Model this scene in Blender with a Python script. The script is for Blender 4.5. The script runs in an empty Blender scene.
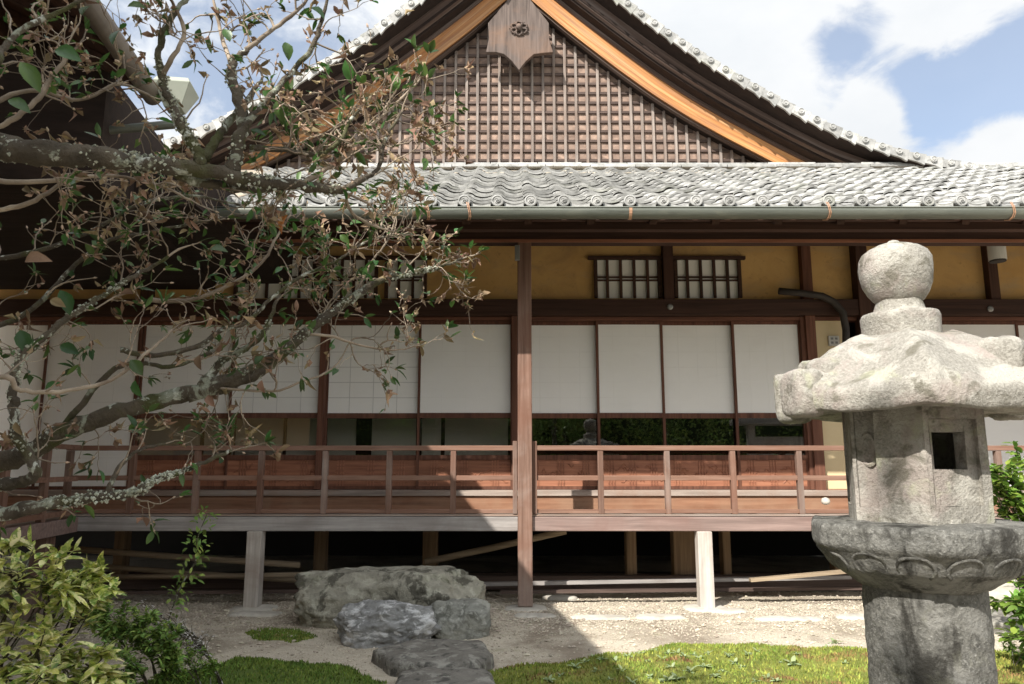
import bpy, math, random
import numpy as np
from mathutils import Vector, Matrix, noise
random.seed(7)
R = math.radians
C = bpy.context.scene.collection
# ---------------------------------------------------------------- camera
F = 740.0; TH = R(9.4); CH = 1.2
cam_d = bpy.data.cameras.new('camera'); cam = bpy.data.objects.new('camera', cam_d); C.objects.link(cam)
cam.location = (0, 0, CH); cam.rotation_euler = (R(90)+TH, 0, 0)
cam_d.sensor_width = 36; cam_d.lens = 36*F/1024; cam_d.clip_end = 2000; cam_d.clip_start = .05
cam_d.dof.use_dof = True; cam_d.dof.focus_distance = 4.2; cam_d.dof.aperture_fstop = 13
bpy.context.scene.camera = cam
def ray(px, py):
    u = (px-512)/F; v = (342-py)/F
    return Vector((u, math.cos(TH)-v*math.sin(TH), math.sin(TH)+v*math.cos(TH)))
def P(px, py, Y):
    d = ray(px, py); return Vector((d.x*Y/d.y, Y, CH+d.z*Y/d.y))
def Z(py, Y): return P(512, py, Y).z
def G(px, py, z=0.0):
    d = ray(px, py); s = (z-CH)/d.z; return Vector((d.x*s, d.y*s, z))
# ---------------------------------------------------------------- world, sun, exposure
SUN = Vector((.66, 1.0, -.978)).normalized()
el = math.asin(-SUN.z); az = math.atan2(-SUN.x, -SUN.y)
sc = bpy.context.scene
sc.view_settings.view_transform = 'Standard'; sc.view_settings.look = 'None'
sc.view_settings.exposure = .72; sc.view_settings.gamma = 1
w = bpy.data.worlds.new('World'); sc.world = w; w.use_nodes = True
nt = w.node_tree; nt.nodes.clear(); L = nt.links
def N(t, **k):
    n = nt.nodes.new(t)
    for a, b in k.items(): setattr(n, a, b)
    return n
sky = N('ShaderNodeTexSky', sky_type='NISHITA', sun_disc=False, sun_elevation=el, sun_rotation=az)
tc = N('ShaderNodeTexCoord')
def wnoise(s, det, off=0, dist=0):
    mp = N('ShaderNodeMapping'); mp.inputs['Scale'].default_value = (s, s, s*1.7); mp.inputs['Location'].default_value = (off, off*.7, off*.3)
    L.new(tc.outputs['Generated'], mp.inputs[0]); n = N('ShaderNodeTexNoise'); n.inputs['Scale'].default_value = 1
    n.inputs['Detail'].default_value = det; n.inputs['Roughness'].default_value = .58; n.inputs['Distortion'].default_value = dist
    L.new(mp.outputs[0], n.inputs['Vector']); return n
def math_(op, a, b=None, clamp=False):
    n = N('ShaderNodeMath', operation=op); n.use_clamp = clamp
    for i, v in enumerate((a, b)):
        if v is None: continue
        if isinstance(v, (int, float)): n.inputs[i].default_value = v
        else: L.new(v, n.inputs[i])
    return n.outputs[0]
cn = wnoise(3.2, 9, 4.3, .3); edge = wnoise(11, 10, 1.7, .6)
m = math_('MULTIPLY', cn.outputs['Fac'], .9)
m = math_('ADD', m, math_('MULTIPLY', edge.outputs['Fac'], .85))
for px, py, r, s in ((852, 52, .085, .62), (930, 104, .085, .55), (985, 78, .09, .5), (1040, 62, .07, .5), (215, 60, .22, .42), (1250, 60, .3, .4)):
    d = ray(px, py).normalized()
    vm = N('ShaderNodeVectorMath', operation='DISTANCE'); vm.inputs[1].default_value = d
    L.new(tc.outputs['Generated'], vm.inputs[0])
    q = math_('SUBTRACT', 1.0, math_('DIVIDE', vm.outputs['Value'], r), True)
    m = math_('SUBTRACT', m, math_('MULTIPLY', q, s))
for px, py, r, s in ((1010, 140, .08, .5), (875, 116, .05, .5), (690, 60, .25, .4), (960, 15, .09, .25)):
    d = ray(px, py).normalized()
    vm = N('ShaderNodeVectorMath', operation='DISTANCE'); vm.inputs[1].default_value = d
    L.new(tc.outputs['Generated'], vm.inputs[0])
    q = math_('SUBTRACT', 1.0, math_('DIVIDE', vm.outputs['Value'], r), True)
    m = math_('ADD', m, math_('MULTIPLY', q, s))
mr = N('ShaderNodeMapRange', interpolation_type='SMOOTHSTEP'); mr.inputs[1].default_value = .52; mr.inputs[2].default_value = .82
L.new(m, mr.inputs[0])
shade = wnoise(2.3, 6, 8.1)
cr = N('ShaderNodeValToRGB'); L.new(shade.outputs['Fac'], cr.inputs[0])
cr.color_ramp.elements[0].position = .35; cr.color_ramp.elements[0].color = (.50, .53, .56, 1)
cr.color_ramp.elements[1].position = .65; cr.color_ramp.elements[1].color = (.62, .63, .64, 1)
b1 = N('ShaderNodeBackground'); b1.inputs['Strength'].default_value = .12
mixc = N('ShaderNodeMix', data_type='RGBA'); mixc.inputs[0].default_value = .3
L.new(sky.outputs[0], b1.inputs[0])
b2 = N('ShaderNodeBackground'); b2.inputs['Strength'].default_value = 1.0; L.new(cr.outputs[0], b2.inputs[0])
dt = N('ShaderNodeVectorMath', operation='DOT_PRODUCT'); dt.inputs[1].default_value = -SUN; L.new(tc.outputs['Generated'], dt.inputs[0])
sg = math_('MULTIPLY', math_('POWER', math_('MULTIPLY', math_('ADD', dt.outputs['Value'], 1.0), .5, True), 3.0), 1.3)   # clouds brightened towards the sun, behind the camera, added to light the facade
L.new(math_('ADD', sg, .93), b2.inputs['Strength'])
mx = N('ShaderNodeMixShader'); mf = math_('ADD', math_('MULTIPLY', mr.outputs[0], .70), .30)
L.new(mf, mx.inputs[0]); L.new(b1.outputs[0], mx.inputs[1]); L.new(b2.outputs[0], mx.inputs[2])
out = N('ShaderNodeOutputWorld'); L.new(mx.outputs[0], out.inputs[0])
sd = bpy.data.lights.new('sun', 'SUN'); sd.energy = 4.6; sd.angle = R(.53); sd.color = (1, .95, .87)
so = bpy.data.objects.new('sun', sd); C.objects.link(so); so.rotation_euler = SUN.to_track_quat('-Z', 'Y').to_euler()

# ---------------------------------------------------------------- materials
def mat(name, c1, c2, scale=(3, 3, 3), rough=.8, bump=.2, bscale=None, spots=(), island=0, detail=6, ramp=(.3, .7), spec=.3, bdist=.01, trans=0, metal=0, objrand=0, coord=None):
    m = bpy.data.materials.new(name); m.use_nodes = True
    t = m.node_tree; n = t.nodes; l = t.links; b = n['Principled BSDF']
    tc = n.new('ShaderNodeTexCoord'); oi = n.new('ShaderNodeObjectInfo')
    mu = n.new('ShaderNodeMath'); mu.operation = 'MULTIPLY'; mu.inputs[1].default_value = 37
    l.new(oi.outputs['Random'], mu.inputs[0])
    ad = n.new('ShaderNodeVectorMath'); ad.operation = 'ADD'
    if coord: at_ = n.new('ShaderNodeAttribute'); at_.attribute_name = coord; l.new(at_.outputs['Vector'], ad.inputs[0])
    else: l.new(tc.outputs['Object'], ad.inputs[0]); l.new(mu.outputs[0], ad.inputs[1])
    geo = n.new('ShaderNodeNewGeometry')
    def no(sc, det=detail, dist=0.0):
        mp = n.new('ShaderNodeMapping'); mp.inputs['Scale'].default_value = sc; l.new(ad.outputs[0], mp.inputs[0])
        x = n.new('ShaderNodeTexNoise'); x.inputs['Scale'].default_value = 1; x.inputs['Detail'].default_value = det
        x.inputs['Roughness'].default_value = .62; x.inputs['Distortion'].default_value = dist
        l.new(mp.outputs[0], x.inputs['Vector']); return x
    base = no(scale, detail, .4)
    rp = n.new('ShaderNodeValToRGB'); e = rp.color_ramp.elements
    e[0].position, e[1].position = ramp; e[0].color = (*c1, 1); e[1].color = (*c2, 1)
    l.new(base.outputs['Fac'], rp.inputs[0]); col = rp.outputs[0]
    for (sc_, scl, lo, hi, amt) in spots:
        x = no(scl if isinstance(scl, tuple) else (scl,)*3, 7, .5)
        r2 = n.new('ShaderNodeMapRange'); r2.inputs[1].default_value = lo; r2.inputs[2].default_value = hi; r2.inputs[4].default_value = amt
        l.new(x.outputs['Fac'], r2.inputs[0])
        mi = n.new('ShaderNodeMix'); mi.data_type = 'RGBA'; l.new(r2.outputs[0], mi.inputs[0])
        l.new(col, mi.inputs[6]); mi.inputs[7].default_value = (*sc_, 1); col = mi.outputs[2]
    for src, amt in ((geo.outputs['Random Per Island'], island), (oi.outputs['Random'], objrand)):
        if amt:
            r3 = n.new('ShaderNodeMapRange'); r3.inputs[3].default_value = 1-amt; r3.inputs[4].default_value = 1+amt
            l.new(src, r3.inputs[0]); hs = n.new('ShaderNodeHueSaturation'); l.new(r3.outputs[0], hs.inputs['Value'])
            l.new(col, hs.inputs['Color']); col = hs.outputs[0]
            if amt > .24:
                r4 = n.new('ShaderNodeMapRange'); r4.inputs[3].default_value = .5-amt*.07; r4.inputs[4].default_value = .5+amt*.07
                fr = n.new('ShaderNodeMath'); fr.operation = 'FRACT'; m7 = n.new('ShaderNodeMath'); m7.operation = 'MULTIPLY'; m7.inputs[1].default_value = 7.3
                l.new(src, m7.inputs[0]); l.new(m7.outputs[0], fr.inputs[0]); l.new(fr.outputs[0], r4.inputs[0]); l.new(r4.outputs[0], hs.inputs['Hue'])
    l.new(col, b.inputs['Base Color'])
    b.inputs['Roughness'].default_value = rough; b.inputs['Specular IOR Level'].default_value = spec; b.inputs['Metallic'].default_value = metal
    if bump:
        bs = bscale or tuple(v*4 for v in scale)
        if not isinstance(bs, tuple): bs = (bs,)*3
        x = no(bs, 8); bp = n.new('ShaderNodeBump'); bp.inputs['Strength'].default_value = bump; bp.inputs['Distance'].default_value = bdist
        l.new(x.outputs['Fac'], bp.inputs['Height']); l.new(bp.outputs[0], b.inputs['Normal'])
    if trans:
        tr = n.new('ShaderNodeBsdfTranslucent'); l.new(col, tr.inputs[0]); ms = n.new('ShaderNodeMixShader'); ms.inputs[0].default_value = trans
        l.new(b.outputs[0], ms.inputs[1]); l.new(tr.outputs[0], ms.inputs[2]); l.new(ms.outputs[0], n['Material Output'].inputs[0])
    return m
def wood(name, c1, c2, axis, stain=None, rough=.75, bump=.35, objrand=.12, extra=(), spec=.3):
    s = [38, 38, 38]; s['xyz'.index(axis)] = 1.6
    sp = [(tuple(v*.45 for v in c1), tuple(v*.35 for v in s), .52, .75, .7)]
    if stain: sp.append((stain, (2.2, 2.2, 2.2), .45, .7, .75))
    return mat(name, c1, c2, tuple(s), rough, bump, tuple(v*2.2 for v in s), sp+list(extra), 0, 5, (.3, .7), objrand=objrand, bdist=.004, spec=spec)
BR1, BR2 = (.085, .034, .021), (.17, .075, .047)
WX = wood('brown wood along x', BR1, BR2, 'x'); WY = wood('brown wood along y', BR1, BR2, 'y'); WZ = wood('brown wood upright', BR1, BR2, 'z')
DX = wood('dark wood along x', (.035, .016, .011), (.075, .036, .024), 'x'); DY = wood('dark wood along y', (.035, .016, .011), (.075, .036, .024), 'y')
DZ = wood('dark wood upright', (.04, .018, .012), (.085, .04, .027), 'z')
RZ = wood('weathered upright veranda wood', (.115, .063, .044), (.25, .155, .118), 'z', (.15, .07, .045), extra=[((.42, .40, .37), (1.2, 1.2, .9), .5, .7, .35)])
RX = wood('weathered rail wood', (.17, .088, .060), (.31, .19, .14), 'x', (.20, .10, .065))
GX = wood('grey weathered beam', (.25, .235, .225), (.42, .39, .37), 'x', (.20, .17, .155))
GXb = wood('brown weathered beam', (.17, .12, .105), (.30, .215, .19), 'x', (.2, .12, .10))
GZ = wood('bleached post wood', (.36, .32, .28), (.55, .51, .47), 'z', (.28, .22, .18))
PX = wood('reddish panel wood', (.20, .075, .045), (.40, .18, .105), 'x', (.26, .11, .06), rough=.6)
SX = wood('grey sill wood', (.26, .21, .18), (.42, .35, .30), 'x', (.3, .2, .15))
OX = wood('orange riser wood', (.20, .095, .055), (.36, .19, .115), 'x', (.32, .2, .13))
HX = mat('orange bargeboard wood', (.30, .12, .04), (.56, .27, .095), (.7, 25, 24), .6, .5, (3, 90, 90), [((.24, .12, .075), (.5, 7, 7), .44, .62, .8), ((.70, .44, .21), (.4, 34, 14), .52, .68, .6), ((.12, .07, .05), (.5, 60, 60), .60, .68, .7)], bdist=.006, coord='gc')
HG = mat('grey brown verge boards', (.06, .038, .030), (.15, .105, .085), (.6, 24, 22), .85, .5, (3, 60, 60), [((.30, .26, .24), (.5, 8, 8), .5, .75, .6), ((.04,.03,.025), (.8, 30, 30), .56, .7, .6)], bdist=.006, coord='gc')
HD = mat('shade darkened soffit boards', (.016, .010, .008), (.035, .022, .017), (1, 20, 12), .9, .3, coord=None)  # near-black tone puts the deep under-eave shade into the colour
LZ = wood('bleached lattice bars', (.16, .13, .115), (.36, .31, .275), 'z', (.18, .12, .09))
LX = wood('dark lattice bars', (.05, .034, .028), (.13, .09, .075), 'x')
LB = mat('warm backing boards', (.17, .115, .09), (.36, .26, .205), (5, 9, 7), .85, .3, spots=[((.12, .085, .07), 1.6, .5, .7, .7), ((.50,.35,.27), 6, .53, .66, .6)])
GEG = wood('silvered pendant wood', (.07, .052, .044), (.20, .155, .135), 'z', (.22, .13, .085), bump=.6)
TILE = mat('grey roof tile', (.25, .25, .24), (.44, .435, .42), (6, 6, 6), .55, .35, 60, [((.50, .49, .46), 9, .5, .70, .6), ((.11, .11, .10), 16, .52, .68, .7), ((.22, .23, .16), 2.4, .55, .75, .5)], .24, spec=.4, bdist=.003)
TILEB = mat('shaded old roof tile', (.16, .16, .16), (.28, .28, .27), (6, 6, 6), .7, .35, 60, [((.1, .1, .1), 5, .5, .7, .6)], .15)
COP = mat('green patinated copper', (.09, .10, .085), (.17, .18, .155), (1.2, 8, 8), .55, .15, spots=[((.30, .29, .22), (2, 5, 5), .55, .75, .5), ((.07, .07, .06), (3, 30, 30), .55, .7, .6)], metal=.25, spec=.5)
COPL = mat('pale copper hopper', (.30, .33, .27), (.40, .42, .36), (3, 3, 3), .6, .1)
WIRE = mat('copper strap', (.4, .22, .13), (.5, .3, .2), (9, 9, 9), .5, 0)
OCH = mat('ochre plaster', (.52, .31, .115), (.64, .41, .17), (1.3, 1.3, 1.3), .95, .4, 40, [((.34, .21, .10), 2.4, .5, .72, .6), ((.42, .31, .19), (1.4, 1.4, 5), .52, .68, .55), ((.3, .19, .09), 18, .6, .7, .5)], bdist=.003)
CRM = mat('cream plaster', (.62, .49, .29), (.70, .57, .36), (1.5, 1.5, 1.5), .95, .2, 40, bdist=.003)
PAP = mat('shoji paper', (.80, .79, .76), (.86, .85, .825), (.9, .9, 1.4), .9, .5, (1.2, 1.2, 5), objrand=.035, spots=[((.72, .70, .67), (1.1, 1.1, 3), .55, .8, .5)], bdist=.003)
PAPG = mat('dim paper screen', (.80, .80, .76), (.86, .86, .83), (1, 1, 1), .9, 0)
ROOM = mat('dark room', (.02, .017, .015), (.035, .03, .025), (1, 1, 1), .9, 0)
STN = mat('lantern granite', (.20, .187, .16), (.38, .36, .32), (110, 110, 110), .95, 1, 110, [((.46, .44, .39), (9, 9, 9), .50, .58, .65), ((.08, .07, .06), 190, .58, .64, .4), ((.33, .27, .245), 4.2, .50, .60, .55), ((.13, .12, .09), 8, .55, .62, .75), ((.40, .41, .28), 7, .58, .68, .5)], bdist=.007)
STD = mat('dark weathered granite', (.07, .068, .062), (.20, .195, .175), (60, 60, 60), .95, 1, 65, [((.34, .335, .31), 130, .54, .66, .6), ((.26, .255, .235), (7, 7, 7), .52, .60, .7), ((.03, .028, .024), (6, 6, 2.5), .52, .60, .9), ((.27, .27, .2), 5, .58, .72, .5)], bdist=.012)
RK1 = mat('mossy step stone', (.19, .18, .145), (.40, .38, .31), (7, 7, 10), .92, 1, 26, [((.07, .065, .05), (6, 6, 4), .51, .58, .85), ((.46, .45, .37), (11, 11, 11), .54, .62, .7), ((.20, .23, .11), 3, .55, .75, .5)], bdist=.02)
RK2 = mat('white veined stone', (.17, .17, .165), (.32, .32, .315), (5, 9, 7), .85, .9, 22, [((.64, .64, .64), (8, 5, 18), .52, .60, .85), ((.10, .10, .10), (7, 12, 9), .55, .66, .7)], bdist=.02)
RK3 = mat('grey green stone', (.17, .17, .15), (.34, .34, .30), (9, 9, 14), .9, 1, 30, [((.09, .09, .075), 8, .5, .60, .8), ((.42, .42, .38), 16, .55, .63, .7)], bdist=.015)
RK4 = mat('dark flat stone', (.13, .12, .105), (.26, .245, .215), (6, 6, 6), .9, .9, 24, [((.34, .33, .29), 12, .52, .60, .75), ((.05, .05, .045), 14, .55, .62, .7)], bdist=.03)
RK5 = mat('pale base stone', (.42, .39, .34), (.6, .57, .5), (6, 6, 6), .9, .6, 24, [((.3, .28, .24), 9, .55, .7, .6)], bdist=.01)
EARTH = mat('earth and fine gravel', (.38, .33, .255), (.54, .48, .385), (1.6, 1.6, 1.6), .95, .9, 45, [((.70, .64, .53), 120, .5, .62, .8), ((.19, .145, .105), 1.5, .48, .64, .7), ((.12, .10, .08), 160, .6, .7, .7), ((.14, .15, .06), 2.1, .58, .72, .5)], bdist=.012)
PEB = mat('pebbles', (.36, .31, .24), (.56, .50, .41), (4, 4, 4), .9, .3, 60, island=.3)
MOSS = mat('moss', (.10, .13, .025), (.25, .26, .06), (3, 3, 3), .95, .9, 90, [((.20, .10, .05), 3.4, .54, .66, .85), ((.30, .33, .07), 9, .5, .7, .6)], bdist=.015)
MOSSB = mat('moss sprigs', (.13, .18, .03), (.36, .38, .08), (3, 3, 3), .9, 0, spots=[((.24, .12, .065), 2.6, .50, .60, .85), ((.13, .22, .03), 5, .52, .62, .6)], island=.4)
MOSSG = mat('green moss sprigs', (.08, .14, .022), (.19, .26, .05), (3, 3, 3), .9, 0, island=.4)
BARK = mat('lichen bark', (.055, .045, .034), (.14, .115, .085), (14, 14, 14), .95, 1, 50, [((.34, .36, .29), 13, .56, .60, .9), ((.075, .085, .025), 7, .5, .64, .8), ((.55, .57, .50), 26, .59, .63, .9)], bdist=.015)
TWIG = mat('pale twig bark', (.15, .115, .085), (.40, .33, .255), (12, 12, 12), .9, .4, 80, [((.10, .07, .05), 9, .5, .68, .75)], .2, bdist=.003)
LEAF = mat('glossy green leaf', (.025, .065, .016), (.085, .17, .035), (9, 9, 9), .4, .2, 30, island=.45, spec=.5, trans=.28)
DRY = mat('withered leaf', (.14, .085, .05), (.40, .29, .18), (8, 8, 8), .8, .3, 60, island=.45, trans=.2)
RUST = mat('orange dying leaf', (.34, .10, .03), (.40, .2, .05), (9, 9, 9), .6, .2, 60, island=.1, trans=.3)
AUC = mat('variegated leaf', (.17, .27, .05), (.62, .66, .17), (30, 30, 30), .4, .2, 30, [((.86, .82, .42), 34, .50, .56, .9)], .3, spec=.5, trans=.2, ramp=(.42, .58))
SHR = mat('small shrub leaf', (.11, .20, .04), (.30, .42, .11), (6, 6, 6), .5, 0, island=.45, trans=.25)
SHR2 = mat('bright shrub leaf', (.10, .20, .03), (.25, .36, .07), (6, 6, 6), .4, 0, island=.4, trans=.3)
FAR = mat('garden tree leaf', (.09, .15, .03), (.20, .28, .07), (3, 3, 3), .6, 0, island=.45, trans=.25)
PIPE = mat('dark pipe lagging', (.03, .025, .022), (.05, .042, .036), (9, 9, 9), .6, .3)
WHT = mat('off white plastic', (.62, .61, .57), (.68, .67, .63), (3, 3, 3), .5, 0)
GREY = mat('grey metal', (.25, .25, .24), (.32, .32, .31), (3, 3, 3), .4, 0, metal=.4)
LUM = wood('stored lumber', (.20, .15, .10), (.36, .28, .19), 'x')
LUMZ = wood('floor post wood', (.18, .115, .07), (.32, .22, .13), 'z')
glass = bpy.data.materials.new('window glass'); glass.use_nodes = True
t = glass.node_tree; t.nodes.clear()
gl = t.nodes.new('ShaderNodeBsdfGlossy'); gl.inputs['Roughness'].default_value = .012; gl.inputs[0].default_value = (.9, .93, .92, 1)
tr = t.nodes.new('ShaderNodeBsdfTransparent'); tr.inputs[0].default_value = (.86, .85, .82, 1)
fz = t.nodes.new('ShaderNodeFresnel'); fz.inputs[0].default_value = 1.8
ms = t.nodes.new('ShaderNodeMixShader'); ou = t.nodes.new('ShaderNodeOutputMaterial')
t.links.new(fz.outputs[0], ms.inputs[0]); t.links.new(tr.outputs[0], ms.inputs[1]); t.links.new(gl.outputs[0], ms.inputs[2]); t.links.new(ms.outputs[0], ou.inputs[0])

# ---------------------------------------------------------------- mesh helpers
class MB:
    def __init__(s): s.v = []; s.f = []; s.gc = None
    def add(s, vs, fs):
        o = len(s.v); s.v += [tuple(v) for v in vs]; s.f += [tuple(i+o for i in f) for f in fs]; return s
    def box(s, x0, x1, y0, y1, z0, z1):
        return s.add([(x0,y0,z0),(x1,y0,z0),(x1,y1,z0),(x0,y1,z0),(x0,y0,z1),(x1,y0,z1),(x1,y1,z1),(x0,y1,z1)],
                     [(0,3,2,1),(4,5,6,7),(0,1,5,4),(1,2,6,5),(2,3,7,6),(3,0,4,7)])
    def beam(s, a, b, w, h, up=(0,0,1)):
        a = Vector(a); b = Vector(b); d = (b-a).normalized(); r = d.cross(Vector(up)).normalized()*w/2; u = r.normalized().cross(d)*h/2
        return s.add([a-r-u, a+r-u, a+r+u, a-r+u, b-r-u, b+r-u, b+r+u, b-r+u], [(0,1,2,3),(7,6,5,4),(4,5,1,0),(5,6,2,1),(6,7,3,2),(7,4,0,3)])
    def tube(s, pts, rad, n=8, cap=True, rough=0):
        pts = [Vector(p) for p in pts]
        if isinstance(rad, (int, float)): rad = [rad]*len(pts)
        ref = Vector((0, 0, 1)); o = len(s.v); d0 = (pts[1]-pts[0]).normalized()
        if abs(d0.z) > .9: ref = Vector((0, 1, 0))
        for i, p in enumerate(pts):
            d = (pts[min(i+1, len(pts)-1)]-pts[max(i-1, 0)]).normalized()
            a = d.cross(ref); a = a.normalized() if a.length > 1e-4 else Vector((1,0,0)); b = a.cross(d); ref = b if b.length > .5 else ref
            for k in range(n):
                t = 2*math.pi*k/n; rr = rad[i]
                q = a*math.cos(t)+b*math.sin(t)
                if rough: rr *= 1+rough*noise.noise((p+q*rad[i])*22)+rough*.8*noise.noise((p+q*rad[i])*60)
                s.v.append(tuple(p+q*rr))
        for i in range(len(pts)-1):
            for k in range(n):
                a, b = o+i*n+k, o+i*n+(k+1) % n; s.f.append((a, b, b+n, a+n))
        if cap: s.f.append(tuple(o+k for k in range(n))[::-1]); s.f.append(tuple(o+(len(pts)-1)*n+k for k in range(n)))
        return s
    def prism(s, poly, y0, y1):   # polygon in xz, extruded along y
        n = len(poly)
        return s.add([(x, y0, z) for x, z in poly]+[(x, y1, z) for x, z in poly],
                     [tuple(range(n)), tuple(range(n, 2*n))[::-1]]+[((i+1) % n, i, n+i, n+(i+1) % n) for i in range(n)])
    def lathe(s, c, prof, n=32, sq=0):
        o = len(s.v); c = Vector(c)
        for r, z in prof:
            for k in range(n):
                t = 2*math.pi*k/n; s.v.append((c.x+r*math.cos(t), c.y+r*math.sin(t), c.z+z))
        for i in range(len(prof)-1):
            for k in range(n):
                a, b = o+i*n+k, o+i*n+(k+1) % n; s.f.append((a, b, b+n, a+n))
        s.f.append(tuple(o+k for k in range(n))[::-1]); s.f.append(tuple(o+(len(prof)-1)*n+k for k in range(n))); return s
    def leaf(s, p, d, nrm, Ln, W, fold=.25, curl=.2):
        d = d.normalized(); r = d.cross(nrm); r = r.normalized() if r.length > 1e-4 else Vector((1,0,0)); u = r.cross(d)
        def q(t, side, wv): return p+d*Ln*t+r*side*W*wv+u*(fold*W*abs(side)*wv-curl*Ln*t*t)
        if Ln < .03:
            return s.add([q(0,0,0), q(.4,-1,.5), q(.42,0,0), q(.4,1,.5), q(1,0,0)], [(0,2,1),(0,3,2),(1,2,4),(2,3,4)])
        return s.add([q(0,0,0), q(.15,-1,.24), q(.15,0,0), q(.15,1,.24), q(.38,-1,.47), q(.38,0,0), q(.38,1,.47), q(.62,-1,.47), q(.62,0,0), q(.62,1,.47), q(.84,-1,.26), q(.84,0,0), q(.84,1,.26), q(1,0,0)],
                     [(0,2,1),(0,3,2),(1,2,5,4),(2,3,6,5),(4,5,8,7),(5,6,9,8),(7,8,11,10),(8,9,12,11),(10,11,13),(11,12,13)])
    def build(s, name, m, parent=None, loc=None, smooth=False, bevel=0):
        off = Vector((0,0,0))
        q = parent
        while q is not None: off += q.location; q = q.parent
        lc = Vector(loc) if loc is not None else Vector((0,0,0))
        me = bpy.data.meshes.new(name)
        o_ = off+lc
        me.from_pydata([(v[0]-o_.x, v[1]-o_.y, v[2]-o_.z) for v in s.v], [], s.f); me.update()
        if s.gc: me.attributes.new('gc', 'FLOAT_VECTOR', 'POINT').data.foreach_set('vector', [c for v in s.gc for c in v])
        ob = bpy.data.objects.new(name, me); C.objects.link(ob)
        if m: me.materials.append(m)
        ob.location = lc
        if parent: ob.parent = parent
        if smooth: me.polygons.foreach_set('use_smooth', [True]*len(me.polygons))
        if bevel:
            b = ob.modifiers.new('bevel', 'BEVEL'); b.width = bevel; b.segments = 2; b.limit_method = 'ANGLE'; b.harden_normals = False
        return ob
def tag(o, label=None, cat=None, group=None, kind=None):
    if label: o['label'] = label
    if cat: o['category'] = cat
    if group: o['group'] = group
    if kind: o['kind'] = kind
    return o
def empty(name, loc, label, cat, group=None):
    o = bpy.data.objects.new(name, None); C.objects.link(o); o.location = loc; return tag(o, label, cat, group)
def dup(o, dloc, parent=None):
    c = o.copy(); C.objects.link(c); c.parent = parent or o.parent; c.location = o.location+Vector(dloc); return c
def duptree(root, loc, rz=0, s=1):
    r = root.copy(); C.objects.link(r); r.location = loc; r.rotation_euler = (0, 0, rz); r.scale = (s, s, s)
    for ch in list(root.children):
        c = ch.copy(); C.objects.link(c); c.parent = r
        for g in list(ch.children): d = g.copy(); C.objects.link(d); d.parent = c
    return r
def rnd(a, b): return random.uniform(a, b)
def rdir():
    while 1:
        v = Vector((rnd(-1,1), rnd(-1,1), rnd(-1,1)))
        if .05 < v.length < 1: return v.normalized()

# ---------------------------------------------------------------- ground
xs = sorted(set([-300, -120, -50, -20, -12]+[round(-8+i*.12, 3) for i in range(134)]+[12, 20, 50, 120, 300]))
ys = sorted(set([-300, -120, -50, -20, -8]+[round(-4+i*.12, 3) for i in range(134)]+[16, 20, 50, 120, 300]))
def gh(x, y):
    if abs(x) > 9 or y > 13 or y < -5: return -.02
    h = .018*noise.noise(Vector((x*.9, y*.9, 0)))+.008*noise.noise(Vector((x*4, y*4, 3)))
    h += .03*math.exp(-((y-5.75)/.25)**2)*0
    return h
g = MB(); nx = len(xs)
for y in ys:
    for x in xs: g.v.append((x, y, gh(x, y)))
for j in range(len(ys)-1):
    for i in range(nx-1): a = j*nx+i; g.f.append((a, a+1, a+1+nx, a+nx))
tag(g.build('ground', EARTH, smooth=True), kind='structure')

# ---------------------------------------------------------------- MAIN HALL
YW, YP, YE, YG = 7.5, 6.5, 5.6, 8.9
hall = empty('timber_hall', (0, YP, 0), 'old Japanese timber hall with veranda, white paper doors, tiled eave and latticed gable', 'building')
XL, XR = -7.5, 9.5
zd = Z(517, YP); zb = Z(531, YP)
# deck boards
dk = MB()
for i in range(7):
    y0 = YP+.10+i*.125; dk.box(XL, XR, y0, y0+.122, zd-.035, zd+.0015*(i % 2))
dk.build('deck', SX, hall, bevel=.003)
def xa(px, py, Y): return P(px, py, Y).x
xc = xa(525, 520, YP)
MB().box(xa(66, 524, YP), xc-.06, YP-.02, YP+.08, zb, zd+.002).build('deck_beam', GX, hall, bevel=.006)
MB().box(xc+.062, XR, YP-.02, YP+.08, zb, zd+.002).build('deck_beam', GXb, hall, bevel=.006)
# thin kerb strip on deck beam edge
MB().box(xa(66, 524, YP), XR, YP+.0, YP+.10, zd+.006, zd+.022).build('deck_edge_strip', SX, hall, bevel=.003)
# tall veranda post
MB().add([(xc-.062,YP-.062,.03),(xc+.062,YP-.062,.03),(xc+.062,YP+.062,.03),(xc-.062,YP+.062,.03),(xc-.062,YP-.062,3.25),(xc+.062,YP-.062,3.25),(xc+.062,YP+.062,3.25),(xc-.062,YP+.062,3.25)],
    [(0,3,2,1),(4,5,6,7),(0,1,5,4),(1,2,6,5),(2,3,7,6),(3,0,4,7)]).build('veranda_post', RZ, hall, bevel=.008)
for px in (254, 705):
    x = xa(px, 570, YP); MB().box(x-.062, x+.062, YP-.05, YP+.07, .01, zb).build('deck_post', GZ, hall, bevel=.008)
for px in (-90,):
    x = xa(px, 570, YP); MB().box(x-.062, x+.062, YP-.05, YP+.07, .01, zb).build('deck_post', RZ, hall, bevel=.008)
x = xa(1130, 570, YP); MB().box(x-.062, x+.062, YP-.05, YP+.07, .01, 3.2).build('veranda_post', RZ, hall, bevel=.008)
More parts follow.
